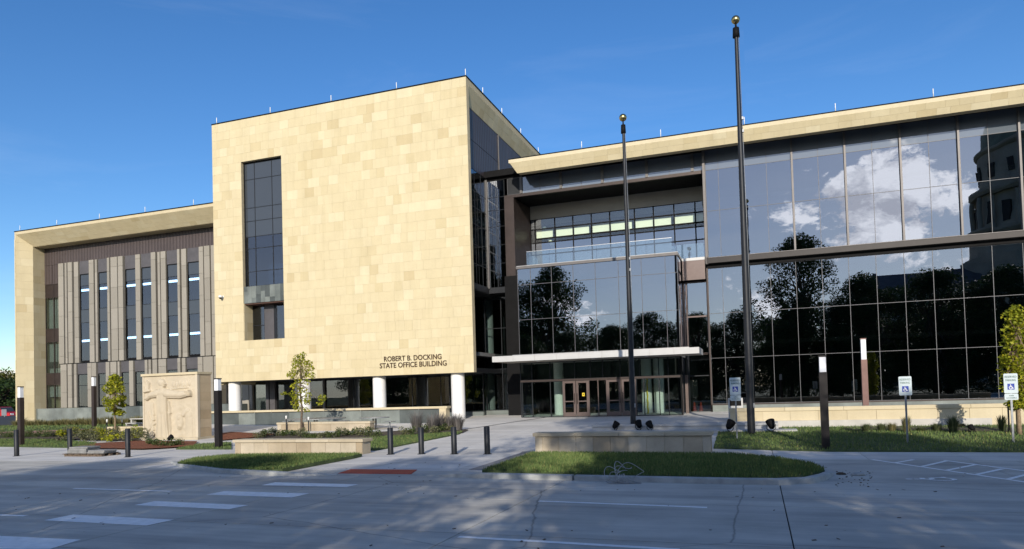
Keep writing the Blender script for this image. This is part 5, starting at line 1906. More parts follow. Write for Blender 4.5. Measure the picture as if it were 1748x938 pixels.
# tables and benches
def table(x, yb, ytop, xa, xb, label):
    p = gp(x, yb)
    X, Y, Z = p
    t = thing('picnic_table', label, 'picnic table', p, 'grey picnic tables near the terrace wall')
    xa, xb, zt = at(xa, ytop, Y)[0], at(xb, ytop, Y)[0], at(x, ytop, Y)[2]
    MB().prism([(xa + (xb - xa) / 2 * (1 + math.cos(a)), Y + (xb - xa) / 2.2 * math.sin(a)) for a in [2 * math.pi * k / 28 for k in range(28)]], zt - 0.05, zt).build('tabletop', M['steel'], t, 0.01)
    xm = (xa + xb) / 2
    for dx in (-0.09, 0.09):
        MB().box(xm + dx - 0.035, xm + dx + 0.035, Y - 0.035, Y + 0.035, Z - 0.05, zt - 0.051).build('leg', M['steel'], t)
    for s in (-1, 1):
        c = xm + s * ((xb - xa) / 2 + 0.12)
        MB().box(c - 0.26, c + 0.26, Y - 0.3, Y + 0.3, Z + 0.42, Z + 0.46).build('seat', M['steel'], t, 0.01)
        MB().box(c - 0.03, c + 0.03, Y - 0.03, Y + 0.03, Z - 0.05, Z + 0.419).build('seat_post', M['steel'], t)
        MB().tube([(xm, Y, Z + 0.2), (c, Y, Z + 0.2)], 0.025, 6).build('arm', M['steel'], t)


table(640, 733, 712.5, 617, 662, 'grey picnic table right of the bench wall')
table(541, 731, 714.5, 495, 584, 'wide grey picnic table behind the bench wall')
t = thing('bench', 'white metal bench beyond the garden wall, left of the monument', 'bench', gp(230, 736))
p = gp(230, 736)
xa, xb = at(219, 722, p[1])[0], at(262, 722, p[1])[0]
zt = at(230, 722, p[1])[2]
MB().box(xa, xb, p[1] - 0.25, p[1] + 0.25, zt - 0.05, zt).build('seat', M['white_metal'], t)
for x in (xa + 0.04, (xa + xb) / 2, xb - 0.04):
    MB().box(x - 0.04, x + 0.04, p[1] - 0.2, p[1] + 0.2, p[2] - 0.05, zt - 0.051).build('leg', M['white_metal'], t)
t = thing('bench', 'pale backless bench farthest from the street, left of the monument', 'bench', gp(236, 727))
p = gp(236, 727)
xa, xb = at(226, 715.5, p[1])[0], at(262, 715.5, p[1])[0]
zt = at(236, 714.5, p[1])[2]
MB().box(xa, xb, p[1] - 0.25, p[1] + 0.25, zt - 0.06, zt).build('seat', M['pale_concrete'], t)
for x in (xa + 0.1, xb - 0.1):
    MB().box(x - 0.05, x + 0.05, p[1] - 0.2, p[1] + 0.2, p[2] - 0.05, zt - 0.061).build('leg', M['pale_concrete'], t)

# small path lights and tree stakes
pl = None
for x, yb, yt, lab in ((183, 742, 716, 'slim stake with white tip left of the small yellow-green tree'), (208.5, 742, 716, 'slim stake with white tip right of the small yellow-green tree'),
                       (489, 737, 710, 'slim stake with white tip left of the sparse tree'), (527, 737, 712, 'slim stake with white tip right of the sparse tree')):
    p = gp(x, yb)
    h = hgt(yt, x, p)
    t = thing('tree_stake', lab, 'tree stake', p, 'tree stakes with white tips')
    MB().tube([(p[0], p[1], p[2] - 0.05), (p[0], p[1], p[2] + h - 0.2)], 0.035, 8).build('post', M['dark_grey'], t)
    MB().tube([(p[0], p[1], p[2] + h - 0.199), (p[0], p[1], p[2] + h)], 0.05, 8).build('tip', M['white'], t)
for x, yb, yt, lab in ((1723, 741, 686, 'dark thin stake left of the yellow-green tree by the wall'), (1737, 741, 686, 'dark thin stake next to the trunk of the yellow-green tree')):
    p = gp(x, yb)
    h = hgt(yt, x, p)
    tag(MB().tube([(p[0], p[1], p[2] - 0.05), (p[0], p[1], p[2] + h)], 0.03, 8).build('tree_stake', M['dark_grey']), lab, 'tree stake')

# ================================================================== carved monument
m0_, m1_ = gp(242, 751), gp(338, 751)
my = (m0_[1] + m1_[1]) / 2
mx0, mx1 = at(243, 700, my)[0], at(337.5, 700, my)[0]
mzb = 0.16
mzt = at(290, 637, my)[2]
MD = atx(360.7, 700, mx1)[1] - my
t = thing('monument', 'cream stone monument block carved with a figure stretching out an arm', 'monument', ((mx0 + mx1) / 2, my + MD / 2, 0.1))
MW, MH = mx1 - mx0, mzt - 0.14 - (mzb + 0.10)
MB().box(mx0 - 0.16, mx1 + 0.10, my - 0.14, my + MD + 0.1, -0.05, mzb + 0.10).build('base_slab', M['cap'], t, 0.02)
MB().box(mx0, mx1 - 0.06, my + 0.16, my + MD, mzb + 0.101, mzt - 0.141).build('core', M['joint'], t)
MB().box(mx0 - 0.05, mx1 + 0.05, my - 0.05, my + MD + 0.05, mzt - 0.14, mzt).build('cap_stone', M['cap_sun'], t, 0.015)
nk = 7
for k in range(nk):
    z0, z1 = mzb + 0.10 + MH * k / nk, mzb + 0.10 + MH * (k + 1) / nk
    MB().box(mx1 - 0.059, mx1, my + 0.16, my + MD, z0 + 0.004, z1 - 0.004).build('stone_block', M['mon_block'], t)
MB().box(mx1 - 0.15, mx1 + 0.012, my - 0.012, my + 0.155, mzb + 0.101, mzt - 0.141).build('corner_strip', M['carved'], t)


def sstep(a, b_, x):
    q = np.clip((x - a) / (b_ - a), 0, 1)
    return q * q * (3 - 2 * q)


def relief(U, V):
    """Height of the carving in metres; U, V in the pixel frame of a close view of the slab (650 x 725)."""
    h = np.zeros_like(U)

    def raise_(d, a, soft):
        nonlocal h
        h = np.maximum(h, a * sstep(soft, -soft, d))

    def ell(cx, cy, rx, ry, a, soft=0.2, rot=0.0, dome=True):
        c_, s_ = math.cos(rot), math.sin(rot)
        x, y = (U - cx) * c_ + (V - cy) * s_, -(U - cx) * s_ + (V - cy) * c_
        r = np.sqrt((x / rx) ** 2 + (y / ry) ** 2)
        raise_(r - 1, 0.75 * a, soft)
        if dome:
            nonlocal h
            h = np.maximum(h, a * np.sqrt(np.clip(1 - r * r, 0, 1)) * (r < 1))

    def seg(x0, y0, x1, y1, r0, r1, a, soft=6):
        dx, dy = x1 - x0, y1 - y0
        q = np.clip(((U - x0) * dx + (V - y0) * dy) / (dx * dx + dy * dy), 0, 1)
        d = np.hypot(U - x0 - q * dx, V - y0 - q * dy)
        rr = r0 + (r1 - r0) * q
        nonlocal h
        raise_(d - rr, 0.7 * a, soft)
        h = np.maximum(h, a * np.sqrt(np.clip(1 - (d / rr) ** 2, 0, 1)))
    # background bands
    wob = 0.5 + 0.5 * np.sin(U / 17 + 2.1 * np.sin(V / 39)) * np.sin(V / 21 + 1.3 * np.sin(U / 33))
    h += 0.014 * wob * ((V < 175) & (U > 340)) + 0.010 * wob * (V > 330) * (U > 400)
    # ploughed field and rolling lines, lower right
    h += 0.012 * (0.5 + 0.5 * np.sin((V + 0.25 * U + 18 * np.sin(U / 60)) / 13)) * ((V > 345) & (U > 350) & (U < 520))
    # gown and legs
    half = 58 + 30 * np.clip((V - 420) / 305, 0, 1) ** 1.2 + 12 * np.clip((300 - V) / 120, 0, 1)
    cx = 252 + 0 * V
    body = np.where((V > 175), np.abs(U - cx) - half, 99)
    raise_(np.maximum(body, 178 - V), 0.105, 7)
    folds = 0.014 * np.sin((U - cx) / (half / 9.0))
    h += folds * (body < -4) * sstep(430, 520, V)
    seg(180, 205, 325, 205, 42, 42, 0.125)
    seg(252, 200, 252, 420, 62, 54, 0.12)
    # outstretched arm and fist
    seg(310, 218, 470, 232, 48, 44, 0.155)
    seg(470, 232, 575, 222, 44, 31, 0.155)
    for k in range(4):
        seg(560, 196 + 15 * k, 606 - 3 * abs(k - 1.5), 200 + 14 * k, 9, 8, 0.165, 3)
    seg(545, 200, 590, 184, 10, 7, 0.16, 3)
    # bent left arm
    seg(190, 215, 110, 225, 40, 34, 0.14)
    seg(110, 225, 58, 262, 32, 26, 0.125)
    # head in profile
    ell(256, 92, 33, 52, 0.13)
    ell(236, 78, 36, 44, 0.12)
    seg(252, 138, 250, 185, 25, 30, 0.115)
    seg(283, 84, 297, 104, 7, 6, 0.12, 3)
    seg(276, 128, 290, 126, 8, 5, 0.12, 3)
    ell(272, 82, 9, 5, 0.155)
    # leaves held at upper left
    for k in range(5):
        seg(62 + 4 * k, 180, 30 + 16 * k, 52 + 12 * abs(k - 2), 13, 6, 0.09, 4)
    seg(30, 182, 92, 172, 16, 16, 0.10)
    # horse-like animal, lower right
    ell(455, 545, 46, 92, 0.10)
    ell(458, 500, 24, 44, 0.12)
    ell(462, 592, 24, 30, 0.115)
    seg(500, 470, 548, 420, 22, 30, 0.08)
    ell(560, 470, 40, 60, 0.06)
    seg(566, 520, 566, 725, 40, 44, 0.055)
    seg(340, 400, 352, 725, 7, 6, 0.12, 3)
    ell(338, 440, 16, 30, 0.12)
    seg(330, 310, 352, 440, 10, 8, 0.10, 4)
    # plant at lower left
    for k in range(6):
        seg(120 + 5 * math.sin(k), 330 + 60 * k, 132 - 8 * math.cos(2 * k), 395 + 60 * k, 20 - k, 18 - k, 0.075, 5)
    seg(60, 420, 110, 600, 9, 16, 0.06)
    seg(70, 640, 150, 560, 10, 14, 0.06)
    # cattle and sheaves along the top right
    for k in range(6):
        ell(385 + 38 * k, 108 + 14 * math.sin(2.3 * k), 16, 34, 0.045)
    seg(370, 160, 560, 150, 8, 6, 0.05)
    return h


nu, nv = 190, 210
uu = np.linspace(0, 1, nu)
vv = np.linspace(0, 1, nv)
UU, VV = np.meshgrid(uu * 650, (1 - vv) * 725)
Hh = relief(UU, VV)
xx = mx0 + uu * (MW - 0.16)
zz_ = mzb + 0.101 + vv * MH
V3 = np.stack([np.broadcast_to(xx, Hh.shape), my + 0.06 - 1.55 * Hh, np.broadcast_to(zz_[:, None], Hh.shape)], -1).reshape(-1, 3)
idx = np.arange(nu * nv).reshape(nv, nu)
F4 = np.stack([idx[:-1, :-1], idx[:-1, 1:], idx[1:, 1:], idx[1:, :-1]], -1).reshape(-1, 4)
me = np_mesh('carved_face', V3, F4)
me.polygons.foreach_set('use_smooth', np.ones(len(F4), bool))
link('carved_face', me, M['carved'], t)
MB().box(mx0 - 0.002, mx0 + 0.10, my + 0.03, my + 0.16, mzb + 0.102, mzt - 0.142).build('corner_strip', M['carved'], t)

# ================================================================== stack of pavers, cable, debris
p = gp(150, 778)
t = thing('paver_stack', 'small pile of grey paving slabs on a pallet beside a bollard', 'paver stack', p)
X, Y, Z = p
for k in range(3):
    MB().box(X - 0.85, X + 1.35, Y - 0.45 + 0.4 * k, Y - 0.3 + 0.4 * k, 0.0, 0.09).build('pallet_bearer', M['bark'], t)
for k in range(6):
    MB().box(X - 0.9 + 0.37 * k, X - 0.62 + 0.37 * k, Y - 0.5, Y + 0.5, 0.091, 0.12).build('pallet_board', M['bark'], t)
for k in range(4):
    MB().obox((X - 0.25 + 0.03 * math.sin(5 * k), Y + 0.02 * k, 0.155 + 0.07 * k), (0.58 - 0.02 * k, 0.03 * math.sin(3 * k), 0), (-0.03, 0.36, 0), (0, 0, 0.033)).build('paver', M['paver'], t, 0.008)
for k in range(2):
    MB().obox((X + 0.85 + 0.05 * k, Y - 0.02, 0.155 + 0.07 * k), (0.45, 0.02, 0), (-0.02, 0.34, 0), (0, 0, 0.033)).build('paver', M['paver'], t, 0.008)

cb = gp(1058, 825.5)
t = thing('cable_coil', 'tangled loops of pale grey cable lying over the kerb', 'cable', (cb[0], cb[1], 0.02))
rr = random.Random(4)
for k, (dx, dz, rx, rz, y_, a0, a1) in enumerate(((-0.22, 0.26, 0.16, 0.19, 0.10, -0.6, 4.6), (-0.02, 0.34, 0.10, 0.28, 0.05, 0.4, 5.9), (0.20, 0.36, 0.30, 0.22, 0.14, -1.2, 3.3), (0.05, 0.10, 0.33, 0.07, -0.04, 0, 6.2),
                                                 (-0.02, 0.22, 0.20, 0.17, 0.0, 1.0, 5.0), (0.10, 0.40, 0.22, 0.07, 0.2, 0.2, 4.8), (-0.30, 0.12, 0.30, 0.10, 0.06, 3.0, 6.6))):
    pts = []
    for i in range(23):
        a = a0 + (a1 - a0) * i / 22
        pts.append((cb[0] + dx + rx * math.cos(a) + 0.05 * math.sin(2 * a + k), cb[1] + y_ + 0.14 * math.sin(a + k), max(0.02, 0.78 * (dz + rz * math.sin(a) + 0.05 * math.cos(3 * a + k)))))
    MB().tube(pts, 0.008, 6).build('loop', M['cable'], t)
for k in range(4):
    MB().tube([(cb[0] - 0.05 + 0.05 * k, cb[1] + 0.06, 0.22), (cb[0] - 0.09 + 0.07 * k, cb[1] + 0.02, 0.14), (cb[0] - 0.16 + 0.13 * k, cb[1] - 0.04, 0.03)], 0.010, 6).build('loop', M['cable'], t)
MB().tube([(cb[0] - 0.5 + 0.06 * i, cb[1] - 0.02 + 0.05 * math.sin(i), 0.016 + 0.10 * max(0, 1 - i / 4)) for i in range(16)], 0.011, 6).build('loop', M['cable'], t)
MB().tube([(cb[0] - 0.05, cb[1] - 0.03, 0.02), (cb[0] + 0.2, cb[1] - 0.05, 0.03), (cb[0] + 0.52, cb[1] - 0.02, 0.02), (cb[0] + 0.3, cb[1] + 0.02, 0.03)], 0.012, 6).build('loop', M['cable'], t)
# broken kerb lumps at the end of the island
for x, y, s, lab in ((1464, 812, 0.13, 'small grey lump of broken concrete by the kerb end'), (1436, 810.5, 0.09, 'small dark clod of soil at the kerb end')):
    p = gp(x, y)
    bm = bmesh.new()
    bmesh.ops.create_icosphere(bm, subdivisions=2, radius=1)
    for v in bm.verts:
        v.co = Vector((v.co.x * s * 1.3, v.co.y * s * 0.9, max(-0.2, v.co.z) * s * 0.55)) * rr.uniform(0.85, 1.15)
        v.co += Vector((p[0], p[1], s * 0.1))
    me = bpy.data.meshes.new('rubble')
    bm.to_mesh(me)
    bm.free()
    tag(link('concrete_lump' if s > 0.1 else 'soil_clod', me, M['kerb'] if s > 0.1 else M['soil']), lab, 'rubble')
b = MB()
for _ in range(150):
    x, y = rr.uniform(-18, 12), rr.uniform(9.2, 21)
    a = rr.uniform(0, 6.3)
    s = rr.uniform(0.012, 0.035)
    b.obox((x, y, 0.008), (s * math.cos(a), s * math.sin(a), 0.003), (-s * 0.5 * math.sin(a), s * 0.5 * math.cos(a), 0.003), (0, 0, 0.002))
for _ in range(40):
    p = gp(rr.uniform(1425, 1490), rr.uniform(806, 832))
    s = rr.uniform(0.006, 0.018)
    b.obox((p[0], p[1], 0.01), (s, s * 0.3, 0), (-0.3 * s, s, 0), (0, 0, s * 0.5))
stuff(b.build('fallen_leaves', M['bark']))
# safety cones inside the side door
for x in (1186, 1197):
    q = at(x, 703, 48.6)
    t = thing('traffic_cone', 'orange traffic cone behind the glass beside the entrance, %s one' % ('left' if x < 1190 else 'right'), 'traffic cone', (q[0], 48.6, 0.5))
    MB().box(q[0] - 0.2, q[0] + 0.2, 48.4, 48.8, 0.5, 0.54).build('foot', M['orange'], t)
    MB().lathe((q[0], 48.6), [(0.15, 0.541), (0.035, 1.2)], 16).build('cone', M['orange'], t)

# ================================================================== plants
def limb_tree(name, label, cat, p, h, trunk_r, branches, clumps, leaf, per, mat, bark, rng, group=None):
    """Tapered trunk, limbs to every clump, and leaves in clumps."""
    t = thing(name, label, cat, p, group)
    X, Y, Z = p
    b = MB()
    top = h * branches
    wob = [(rng.normal() * 0.02 * h * (k / 6), rng.normal() * 0.02 * h * (k / 6)) for k in range(7)]
    spine = [Vector((X + wob[k][0], Y + wob[k][1], Z - 0.05 + (top + 0.05) * k / 6)) for k in range(7)]
    b.tube(spine, [trunk_r * (1.25 - 0.7 * k / 6) if k else trunk_r * 1.45 for k in range(7)], 9)
    for c in clumps:
        k = rng.integers(3, 7)
        a = spine[k]
        e = Vector((X + c[0], Y + c[1], Z + c[2]))
        mid = a.lerp(e, 0.5) + Vector((rng.normal(), rng.normal(), abs(rng.normal()))) * 0.04 * h
        b.tube([a, mid, e], [trunk_r * 0.34, trunk_r * 0.17, trunk_r * 0.05], 6)
    b.build('trunk', M[bark], t)
    pts = clump_points([(X + c[0], Y + c[1], Z + c[2], c[3]) for c in clumps], per, rng)
    v, f = leaf_quads(pts, leaf, rng)
    link('crown', np_mesh('crown', v, f), M[mat], t)
    return t


def crown_clumps(n, h0, h1, rad, size, rng, power=1.0, taper=0.3):
    out = []
    for _ in range(n):
        q = rng.uniform() ** power
        z = h0 + (h1 - h0) * q
        prof = math.sin(math.pi * min(1, 0.12 + 0.88 * q)) ** 0.6 if taper < 0.5 else 1 - 0.7 * q
        a = rng.uniform(0, 2 * math.pi)
        r = rad * prof * math.sqrt(rng.uniform(0.1, 1))
        out.append((r * math.cos(a), r * math.sin(a), z, size * rng.uniform(0.6, 1.25)))
    return out


rg = np.random.default_rng(21)
p = gp(196.5, 744)
h = hgt(640, 196, p)
limb_tree('young_tree', 'small round yellow-green tree left of the carved monument', 'young tree', p, h, 0.045, 0.75, crown_clumps(60, h * 0.36, h * 0.97, 0.62, 0.25, rg), 0.13, 1000, 'leaf_young', 'young_bark', rg)
p = gp(515, 737)
h = hgt(602, 515, p)
limb_tree('young_tree', 'tall sparse young tree with thin yellowing leaves before the tower columns', 'young tree', p, h, 0.06, 0.9,
          [(a, c_, z * h, s) for a, c_, z, s in ((-0.25, 0, .93, .28), (0.1, .1, .96, .25), (-.45, .1, .86, .3), (.2, -.1, .88, .3), (.6, 0, .86, .25), (-.3, .1, .78, .38), (.3, .1, .80, .3), (.75, 0, .79, .25), (-.5, -.1, .72, .35),
                                            (.1, .2, .72, .3), (.7, .1, .70, .28), (-.1, 0, .64, .3), (.4, 0, .62, .22), (-.45, 0, .58, .25), (.1, 0, .52, .3), (-.5, 0, .47, .32), (.5, 0, .46, .25), (-.2, 0, .42, .35), (.3, .1, .38, .28),
                                            (-.55, .1, .36, .28), (1.5, 0, .42, .28), (1.35, 0, .36, .22), (-1.2, 0, .48, .2), (-.2, 0, .3, .3), (.35, 0, .27, .22))], 0.135, 900, 'leaf_young', 'bark', rg)
p = gp(1741, 745)
h = hgt(524, 1726, p)
limb_tree('young_tree', 'leafy yellow-green tree at the right edge by the cream wall', 'young tree', p, h, 0.06, 0.8, crown_clumps(90, h * 0.22, h * 0.98, 0.36, 0.27, rg, 1.0), 0.12, 720, 'leaf_young', 'young_bark', rg)


def tuft(p, h, r, mat, n, rng, name='ornamental_grass', plumes=False):
    a = rng.uniform(0, 2 * np.pi, n)
    rad = r * 0.35 * np.sqrt(rng.uniform(0, 1, n))
    base = np.stack([p[0] + rad * np.cos(a), p[1] + rad * np.sin(a), np.full(n, p[2])], 1)
    out = r * rng.uniform(0.1, 1.0, n)
    hh = h * rng.uniform(0.5, 1.0, n)
    mid = base + np.stack([np.cos(a) * out * 0.45, np.sin(a) * out * 0.45, hh * 0.7], 1)
    tip = base + np.stack([np.cos(a) * out, np.sin(a) * out, hh], 1)
    d = np.stack([-np.sin(a), np.cos(a), np.zeros(n)], 1) * 0.012
    v = np.stack([base - d, base + d, mid + d * 0.8, tip, mid - d * 0.8], 1).reshape(-1, 3)
    k = np.arange(n)[:, None] * 5
    f = np.concatenate([k + np.array([[0, 1, 2]]), k + np.array([[0, 2, 4]]), k + np.array([[4, 2, 3]])])
    return np_mesh(name, v, f)


def bushy(p, w_, h, rng, leaf=0.07, n=420):
    cl = [(p[0] + np.clip(rng.normal(), -1.3, 1.3) * w_ * 0.16, p[1] + rng.normal() * w_ * 0.22, p[2] + h * rng.uniform(0.25, 0.75), h * rng.uniform(0.3, 0.5)) for _ in range(7)]
    pts = clump_points(cl, n / 7 / (h * 0.4) ** 2, rng)
    pts = pts[pts[:, 2] > p[2] - 0.02]
    v, f = leaf_quads(pts, leaf, rng, 0.2)
    return np_mesh('shrub', v, f)


ORD = ['first', 'second', 'third', 'fourth', 'fifth', 'sixth', 'seventh', 'eighth', 'ninth', 'tenth', 'eleventh', 'twelfth', 'thirteenth', 'fourteenth', 'fifteenth', 'sixteenth', 'seventeenth', 'eighteenth', 'nineteenth', 'twentieth', 'twenty-first', 'twenty-second', 'twenty-third', 'twenty-fourth', 'twenty-fifth', 'twenty-sixth']
GR = 'ornamental grass tufts along the cream wall'
for x, yb, yt, wpx, mat, lab in ((1628, 741, 706, 26, 'tuft_green', 'upright ornamental grass tuft with tall plumes, wall side of the small spotlight'), (1479, 739, 722, 20, 'tuft_green', 'low ornamental grass tuft farthest left along the cream wall'),
                                 (1505, 739, 721, 18, 'tuft_green', 'short green grass tuft, second from the left along the wall'), (1523, 739, 720, 18, 'straw', 'straw coloured grass tuft, third along the cream wall'),
                                 (1548, 741, 708, 18, 'straw', 'thin tall straw tuft just behind the single-plate sign post'), (1572, 739, 728, 20, 'tuft_green', 'very low grass tuft right of the single-plate sign'),
                                 (1599, 739, 721, 22, 'tuft_green', 'rounded green grass tuft below the tree shadow on the wall'), (1711, 740, 707, 18, 'tuft_green', 'slender grass tuft left of the yellow-green tree'),
                                 (1642, 732, 722, 14, 'straw', 'tiny straw tuft close against the cream wall')):
    p = gp(x, yb)
    h = hgt(yt, x, p)
    ww = abs(at(x + wpx, yb, p[1])[0] - at(x, yb, p[1])[0])
    o = link('ornamental_grass', tuft(p, h, ww * 0.62, mat, 260, rg), M[mat])
    tag(o, lab, 'grass tuft', GR)
for i, (x, yb, yt) in enumerate(((712, 741, 697), (738, 740, 703), (752, 737, 699), (768, 736, 704), (782, 736, 703))):
    p = gp(x, yb)
    h = hgt(yt, x, p)
    o = link('lavender_plant', tuft(p, h, 0.55, 'plume', 230, rg), M['plume'])
    tag(o, ('grey plumed grass nearest the lawn before the tall columns', 'grey plumed grass second from the lawn, by the walkway', 'grey plumed grass in the middle of the walkway bed', 'grey plumed grass second from the walkway corner', 'grey plumed grass at the corner of the walkway bed')[i], 'plumed grass', 'plumed grasses beside the walkway')
SH = 'low shrubs in the planting beds'
spots = [(x, 748 + 3 * math.sin(x), 'leaf_mid' if i % 3 else 'leaf_sage') for i, x in enumerate(range(440, 650, 12))] + [(690 + 13 * i, 744 - 1.0 * i + 2 * math.sin(i * 2), 'leaf_mid' if i % 2 else 'leaf_sage') for i in range(7)]
for i, (x, yb, mt) in enumerate(spots):
    p = gp(x, yb)
    o = link('shrub', bushy(p, 0.62, rg.uniform(0.35, 0.6), rg, 0.07, 380), M[mt])
    tag(o, ORD[i] + ' low %s shrub from the left behind the left seat wall' % ('green' if mt == 'leaf_mid' else 'sage'), 'shrub', 'low shrubs behind the left seat wall')
hp = None
for i in range(20):
    x = 4 + i * 12.5 if i < 10 else 4 + (i - 10) * 12.5
    if i >= 10:
        continue
    p = gp(x, 748.5 - 0.1 * i)
    o = link('box_shrub', bushy(p, 0.75, 0.5, rg, 0.06, 520), M['leaf_mid'])
    tag(o, ORD[i] + ' rounded green shrub from the left along the brick path', 'shrub', 'row of rounded shrubs by the brick path')
for i in range(20):
    x, yb = 105 + 7.2 * i + 4 * math.sin(3 * i), 749 + 6 * math.sin(i * 1.7)
    p = gp(x, yb)
    o = link('perennial_plant', bushy(p, 0.8, rg.uniform(0.4, 0.8), rg, 0.08, 420), M['leaf_sage' if i % 3 else 'leaf_young'])
    tag(o, ORD[i] + (' sage' if i % 3 else ' yellow-green') + ' perennial from the left in the bed before the small tree', 'perennial plant', 'perennials left of the monument')
for i in range(22):
    x = 28 + 10 * i
    p = gp(x, 728.5 - 0.012 * x)
    o = link('ornamental_grass', tuft(p, rg.uniform(0.5, 0.8), 0.55, 'straw', 200, rg), M['straw'])
    tag(o, ORD[i] + ' straw grass tuft from the left at the foot of the left wing', 'grass tuft', 'straw tufts along the left wing')
for i, (x, yb) in enumerate(((266, 764), (279, 765), (292, 764), (305, 763), (255, 761))):
    p = gp(x, yb)
    o = link('shrub', bushy(p, 0.5, 0.42, rg, 0.07, 260), M['leaf_mid'])
    tag(o, ('third', 'fourth', 'fifth', 'rightmost', 'leftmost')[i] + ' dark low shrub in the mulch before the carved monument' if i > 2 else ('second', 'third', 'fourth')[i] + ' dark low shrub from the left in the mulch before the monument', 'shrub', 'shrubs in the mulch before the monument')
p = gp(236, 750)
tag(link('shrub', bushy(p, 0.6, 1.0, rg, 0.10, 420), M['leaf_young']), 'bright green broad-leaved shrub against the left edge of the monument', 'shrub')

# ================================================================== far left: red car, sign, trees, pale building
def car(X, Y, Z, yaw):
    t = thing('parked_car', 'bright red pickup truck parked at the far left edge', 'car', (X, Y, Z))
    t.rotation_euler.z = 0
    def P(pts, y0, y1):
        b = MB()
        n = len(pts)
        b._add([(X + u, Y + y0, Z + v) for u, v in pts] + [(X + u, Y + y1, Z + v) for u, v in pts],
               [tuple(range(n)), tuple(range(2 * n - 1, n - 1, -1))] + [(i, n + i, n + (i + 1) % n, (i + 1) % n) for i in range(n)])
        return b
    body = [(-2.7, 0.45), (-2.2, 0.45), (-2.1, 0.8), (-1.75, 0.92), (-1.4, 0.8), (-1.3, 0.42), (1.05, 0.42), (1.15, 0.8), (1.5, 0.92), (1.85, 0.8), (1.95, 0.45), (2.55, 0.48), (2.62, 0.75), (2.5, 1.05), (1.2, 1.15), (-2.7, 1.15)]
    bd = P(body, -0.92, 0.92).build('body', M['red_paint'], t, 0.04)
    cabin = [(-1.0, 1.151), (1.15, 1.151), (0.45, 1.78), (-0.75, 1.80)]
    cb_ = P(cabin, -0.8, 0.8).build('cabin', M['red_paint'], t, 0.05)
    for u0, u1, u2, u3 in ((-0.82, 0.1, 0.1, -0.66), (0.18, 0.92, 0.40, 0.18)):
        for y_ in (-0.806, 0.806):
            MB()._add([(X + u0, Y + y_, Z + 1.2), (X + u1, Y + y_, Z + 1.2), (X + u2, Y + y_, Z + 1.68), (X + u3, Y + y_, Z + 1.68), (X + u0, Y + y_ * .99, Z + 1.2), (X + u1, Y + y_ * .99, Z + 1.2), (X + u2, Y + y_ * .99, Z + 1.68), (X + u3, Y + y_ * .99, Z + 1.68)],
                      [(0, 1, 2, 3), (7, 6, 5, 4), (0, 4, 5, 1), (1, 5, 6, 2), (2, 6, 7, 3), (3, 7, 4, 0)]).build('window', M['spandrel'], cb_)
    MB()._add([(X + 1.13, Y - 0.7, Z + 1.2), (X + 1.13, Y + 0.7, Z + 1.2), (X + 0.53, Y + 0.7, Z + 1.74), (X + 0.53, Y - 0.7, Z + 1.74)], [(0, 1, 2, 3)]).build('windscreen', M['spandrel'], cb_)
    for u in (-1.75, 1.5):
        for y_ in (-0.86, 0.86):
            wv = MB()
            n = 18
            ring = [(X + u + 0.38 * math.cos(2 * math.pi * k / n), Z + 0.38 + 0.38 * math.sin(2 * math.pi * k / n)) for k in range(n)]
            wv._add([(a, Y + y_ - 0.12, c) for a, c in ring] + [(a, Y + y_ + 0.12, c) for a, c in ring], [tuple(range(n)), tuple(range(2 * n - 1, n - 1, -1))] + [(i, n + i, n + (i + 1) % n, (i + 1) % n) for i in range(n)])
            wl = wv.build('wheel', M['rubber'], t)
            s = 1 if y_ > 0 else -1
            ring = [(X + u + 0.22 * math.cos(2 * math.pi * k / n), Z + 0.38 + 0.22 * math.sin(2 * math.pi * k / n)) for k in range(n)]
            MB()._add([(a, Y + y_ + s * 0.125, c) for a, c in ring], [tuple(range(n)) if s < 0 else tuple(range(n - 1, -1, -1))]).build('hubcap', M['alu'], wl)
    for y_ in (-0.6, 0.6):
        MB().box(X + 2.50, X + 2.61, Y + y_ - 0.2, Y + y_ + 0.2, Z + 0.78, Z + 0.98).build('headlight', M['frost'], t)
    MB().box(X + 2.56, X + 2.72, Y - 0.9, Y + 0.9, Z + 0.42, Z + 0.6).build('bumper', M['black_metal'], t)


q = at(4, 722, 60)
car(q[0], 60, q[2] + 0.15, 0)
q = at(8, 722, 57)
t = thing('street_sign', 'grey back of a street sign in front of the red pickup', 'sign', (q[0], 57, q[2]))
zt = at(8, 699, 57)[2]
MB().tube([(q[0], 57, q[2] - 0.3), (q[0], 57, zt)], 0.05, 6).build('post', M['steel'], t)
MB().box(q[0] - 0.42, q[0] + 0.42, 56.92, 56.95, zt - 0.75, zt).build('plate', M['steel'], t)
rg2 = np.random.default_rng(33)
for x, Y, yt, rad, lab, mt in ((2, 66, 648, 4.2, 'dense green tree behind the red pickup at the left edge', 'leaf_dark'), (-25, 70, 636, 4.5, 'tall tree cut off by the left edge of the picture', 'leaf_olive'),
                               (17, 74, 632, 3.6, 'olive tree close to the corner of the left wing', 'leaf_olive'), (-60, 68, 630, 4.5, 'outermost tree left of the building', 'leaf_dark')):
    q = at(x, 715, Y)
    z = 0.8
    h = at(x, yt, Y)[2] - z
    limb_tree('broadleaf_tree', lab, 'tree', Vector((q[0], Y, z)), h, 0.22, 0.6, crown_clumps(46, h * 0.12, h * 0.92, rad * 0.8, rad * 0.36, rg2), 0.34, 70, mt, 'bark', rg2, 'trees at the far left')
q = at(-30, 640, 120)
t = thing('flat_roofed_building', 'distant pale flat-roofed building behind the trees at far left', 'building', (q[0], 122, 0))
zt = at(10, 633, 120)[2]
xr_ = at(30, 633, 120)[0]
MB().box(q[0] - 40, xr_, 120, 140, -0.3, zt - 1.0).build('wall', M['planter'], t)
MB().box(q[0] - 40.3, xr_ + 0.3, 119.7, 140, zt - 0.999, zt).build('roof', M['white'], t)
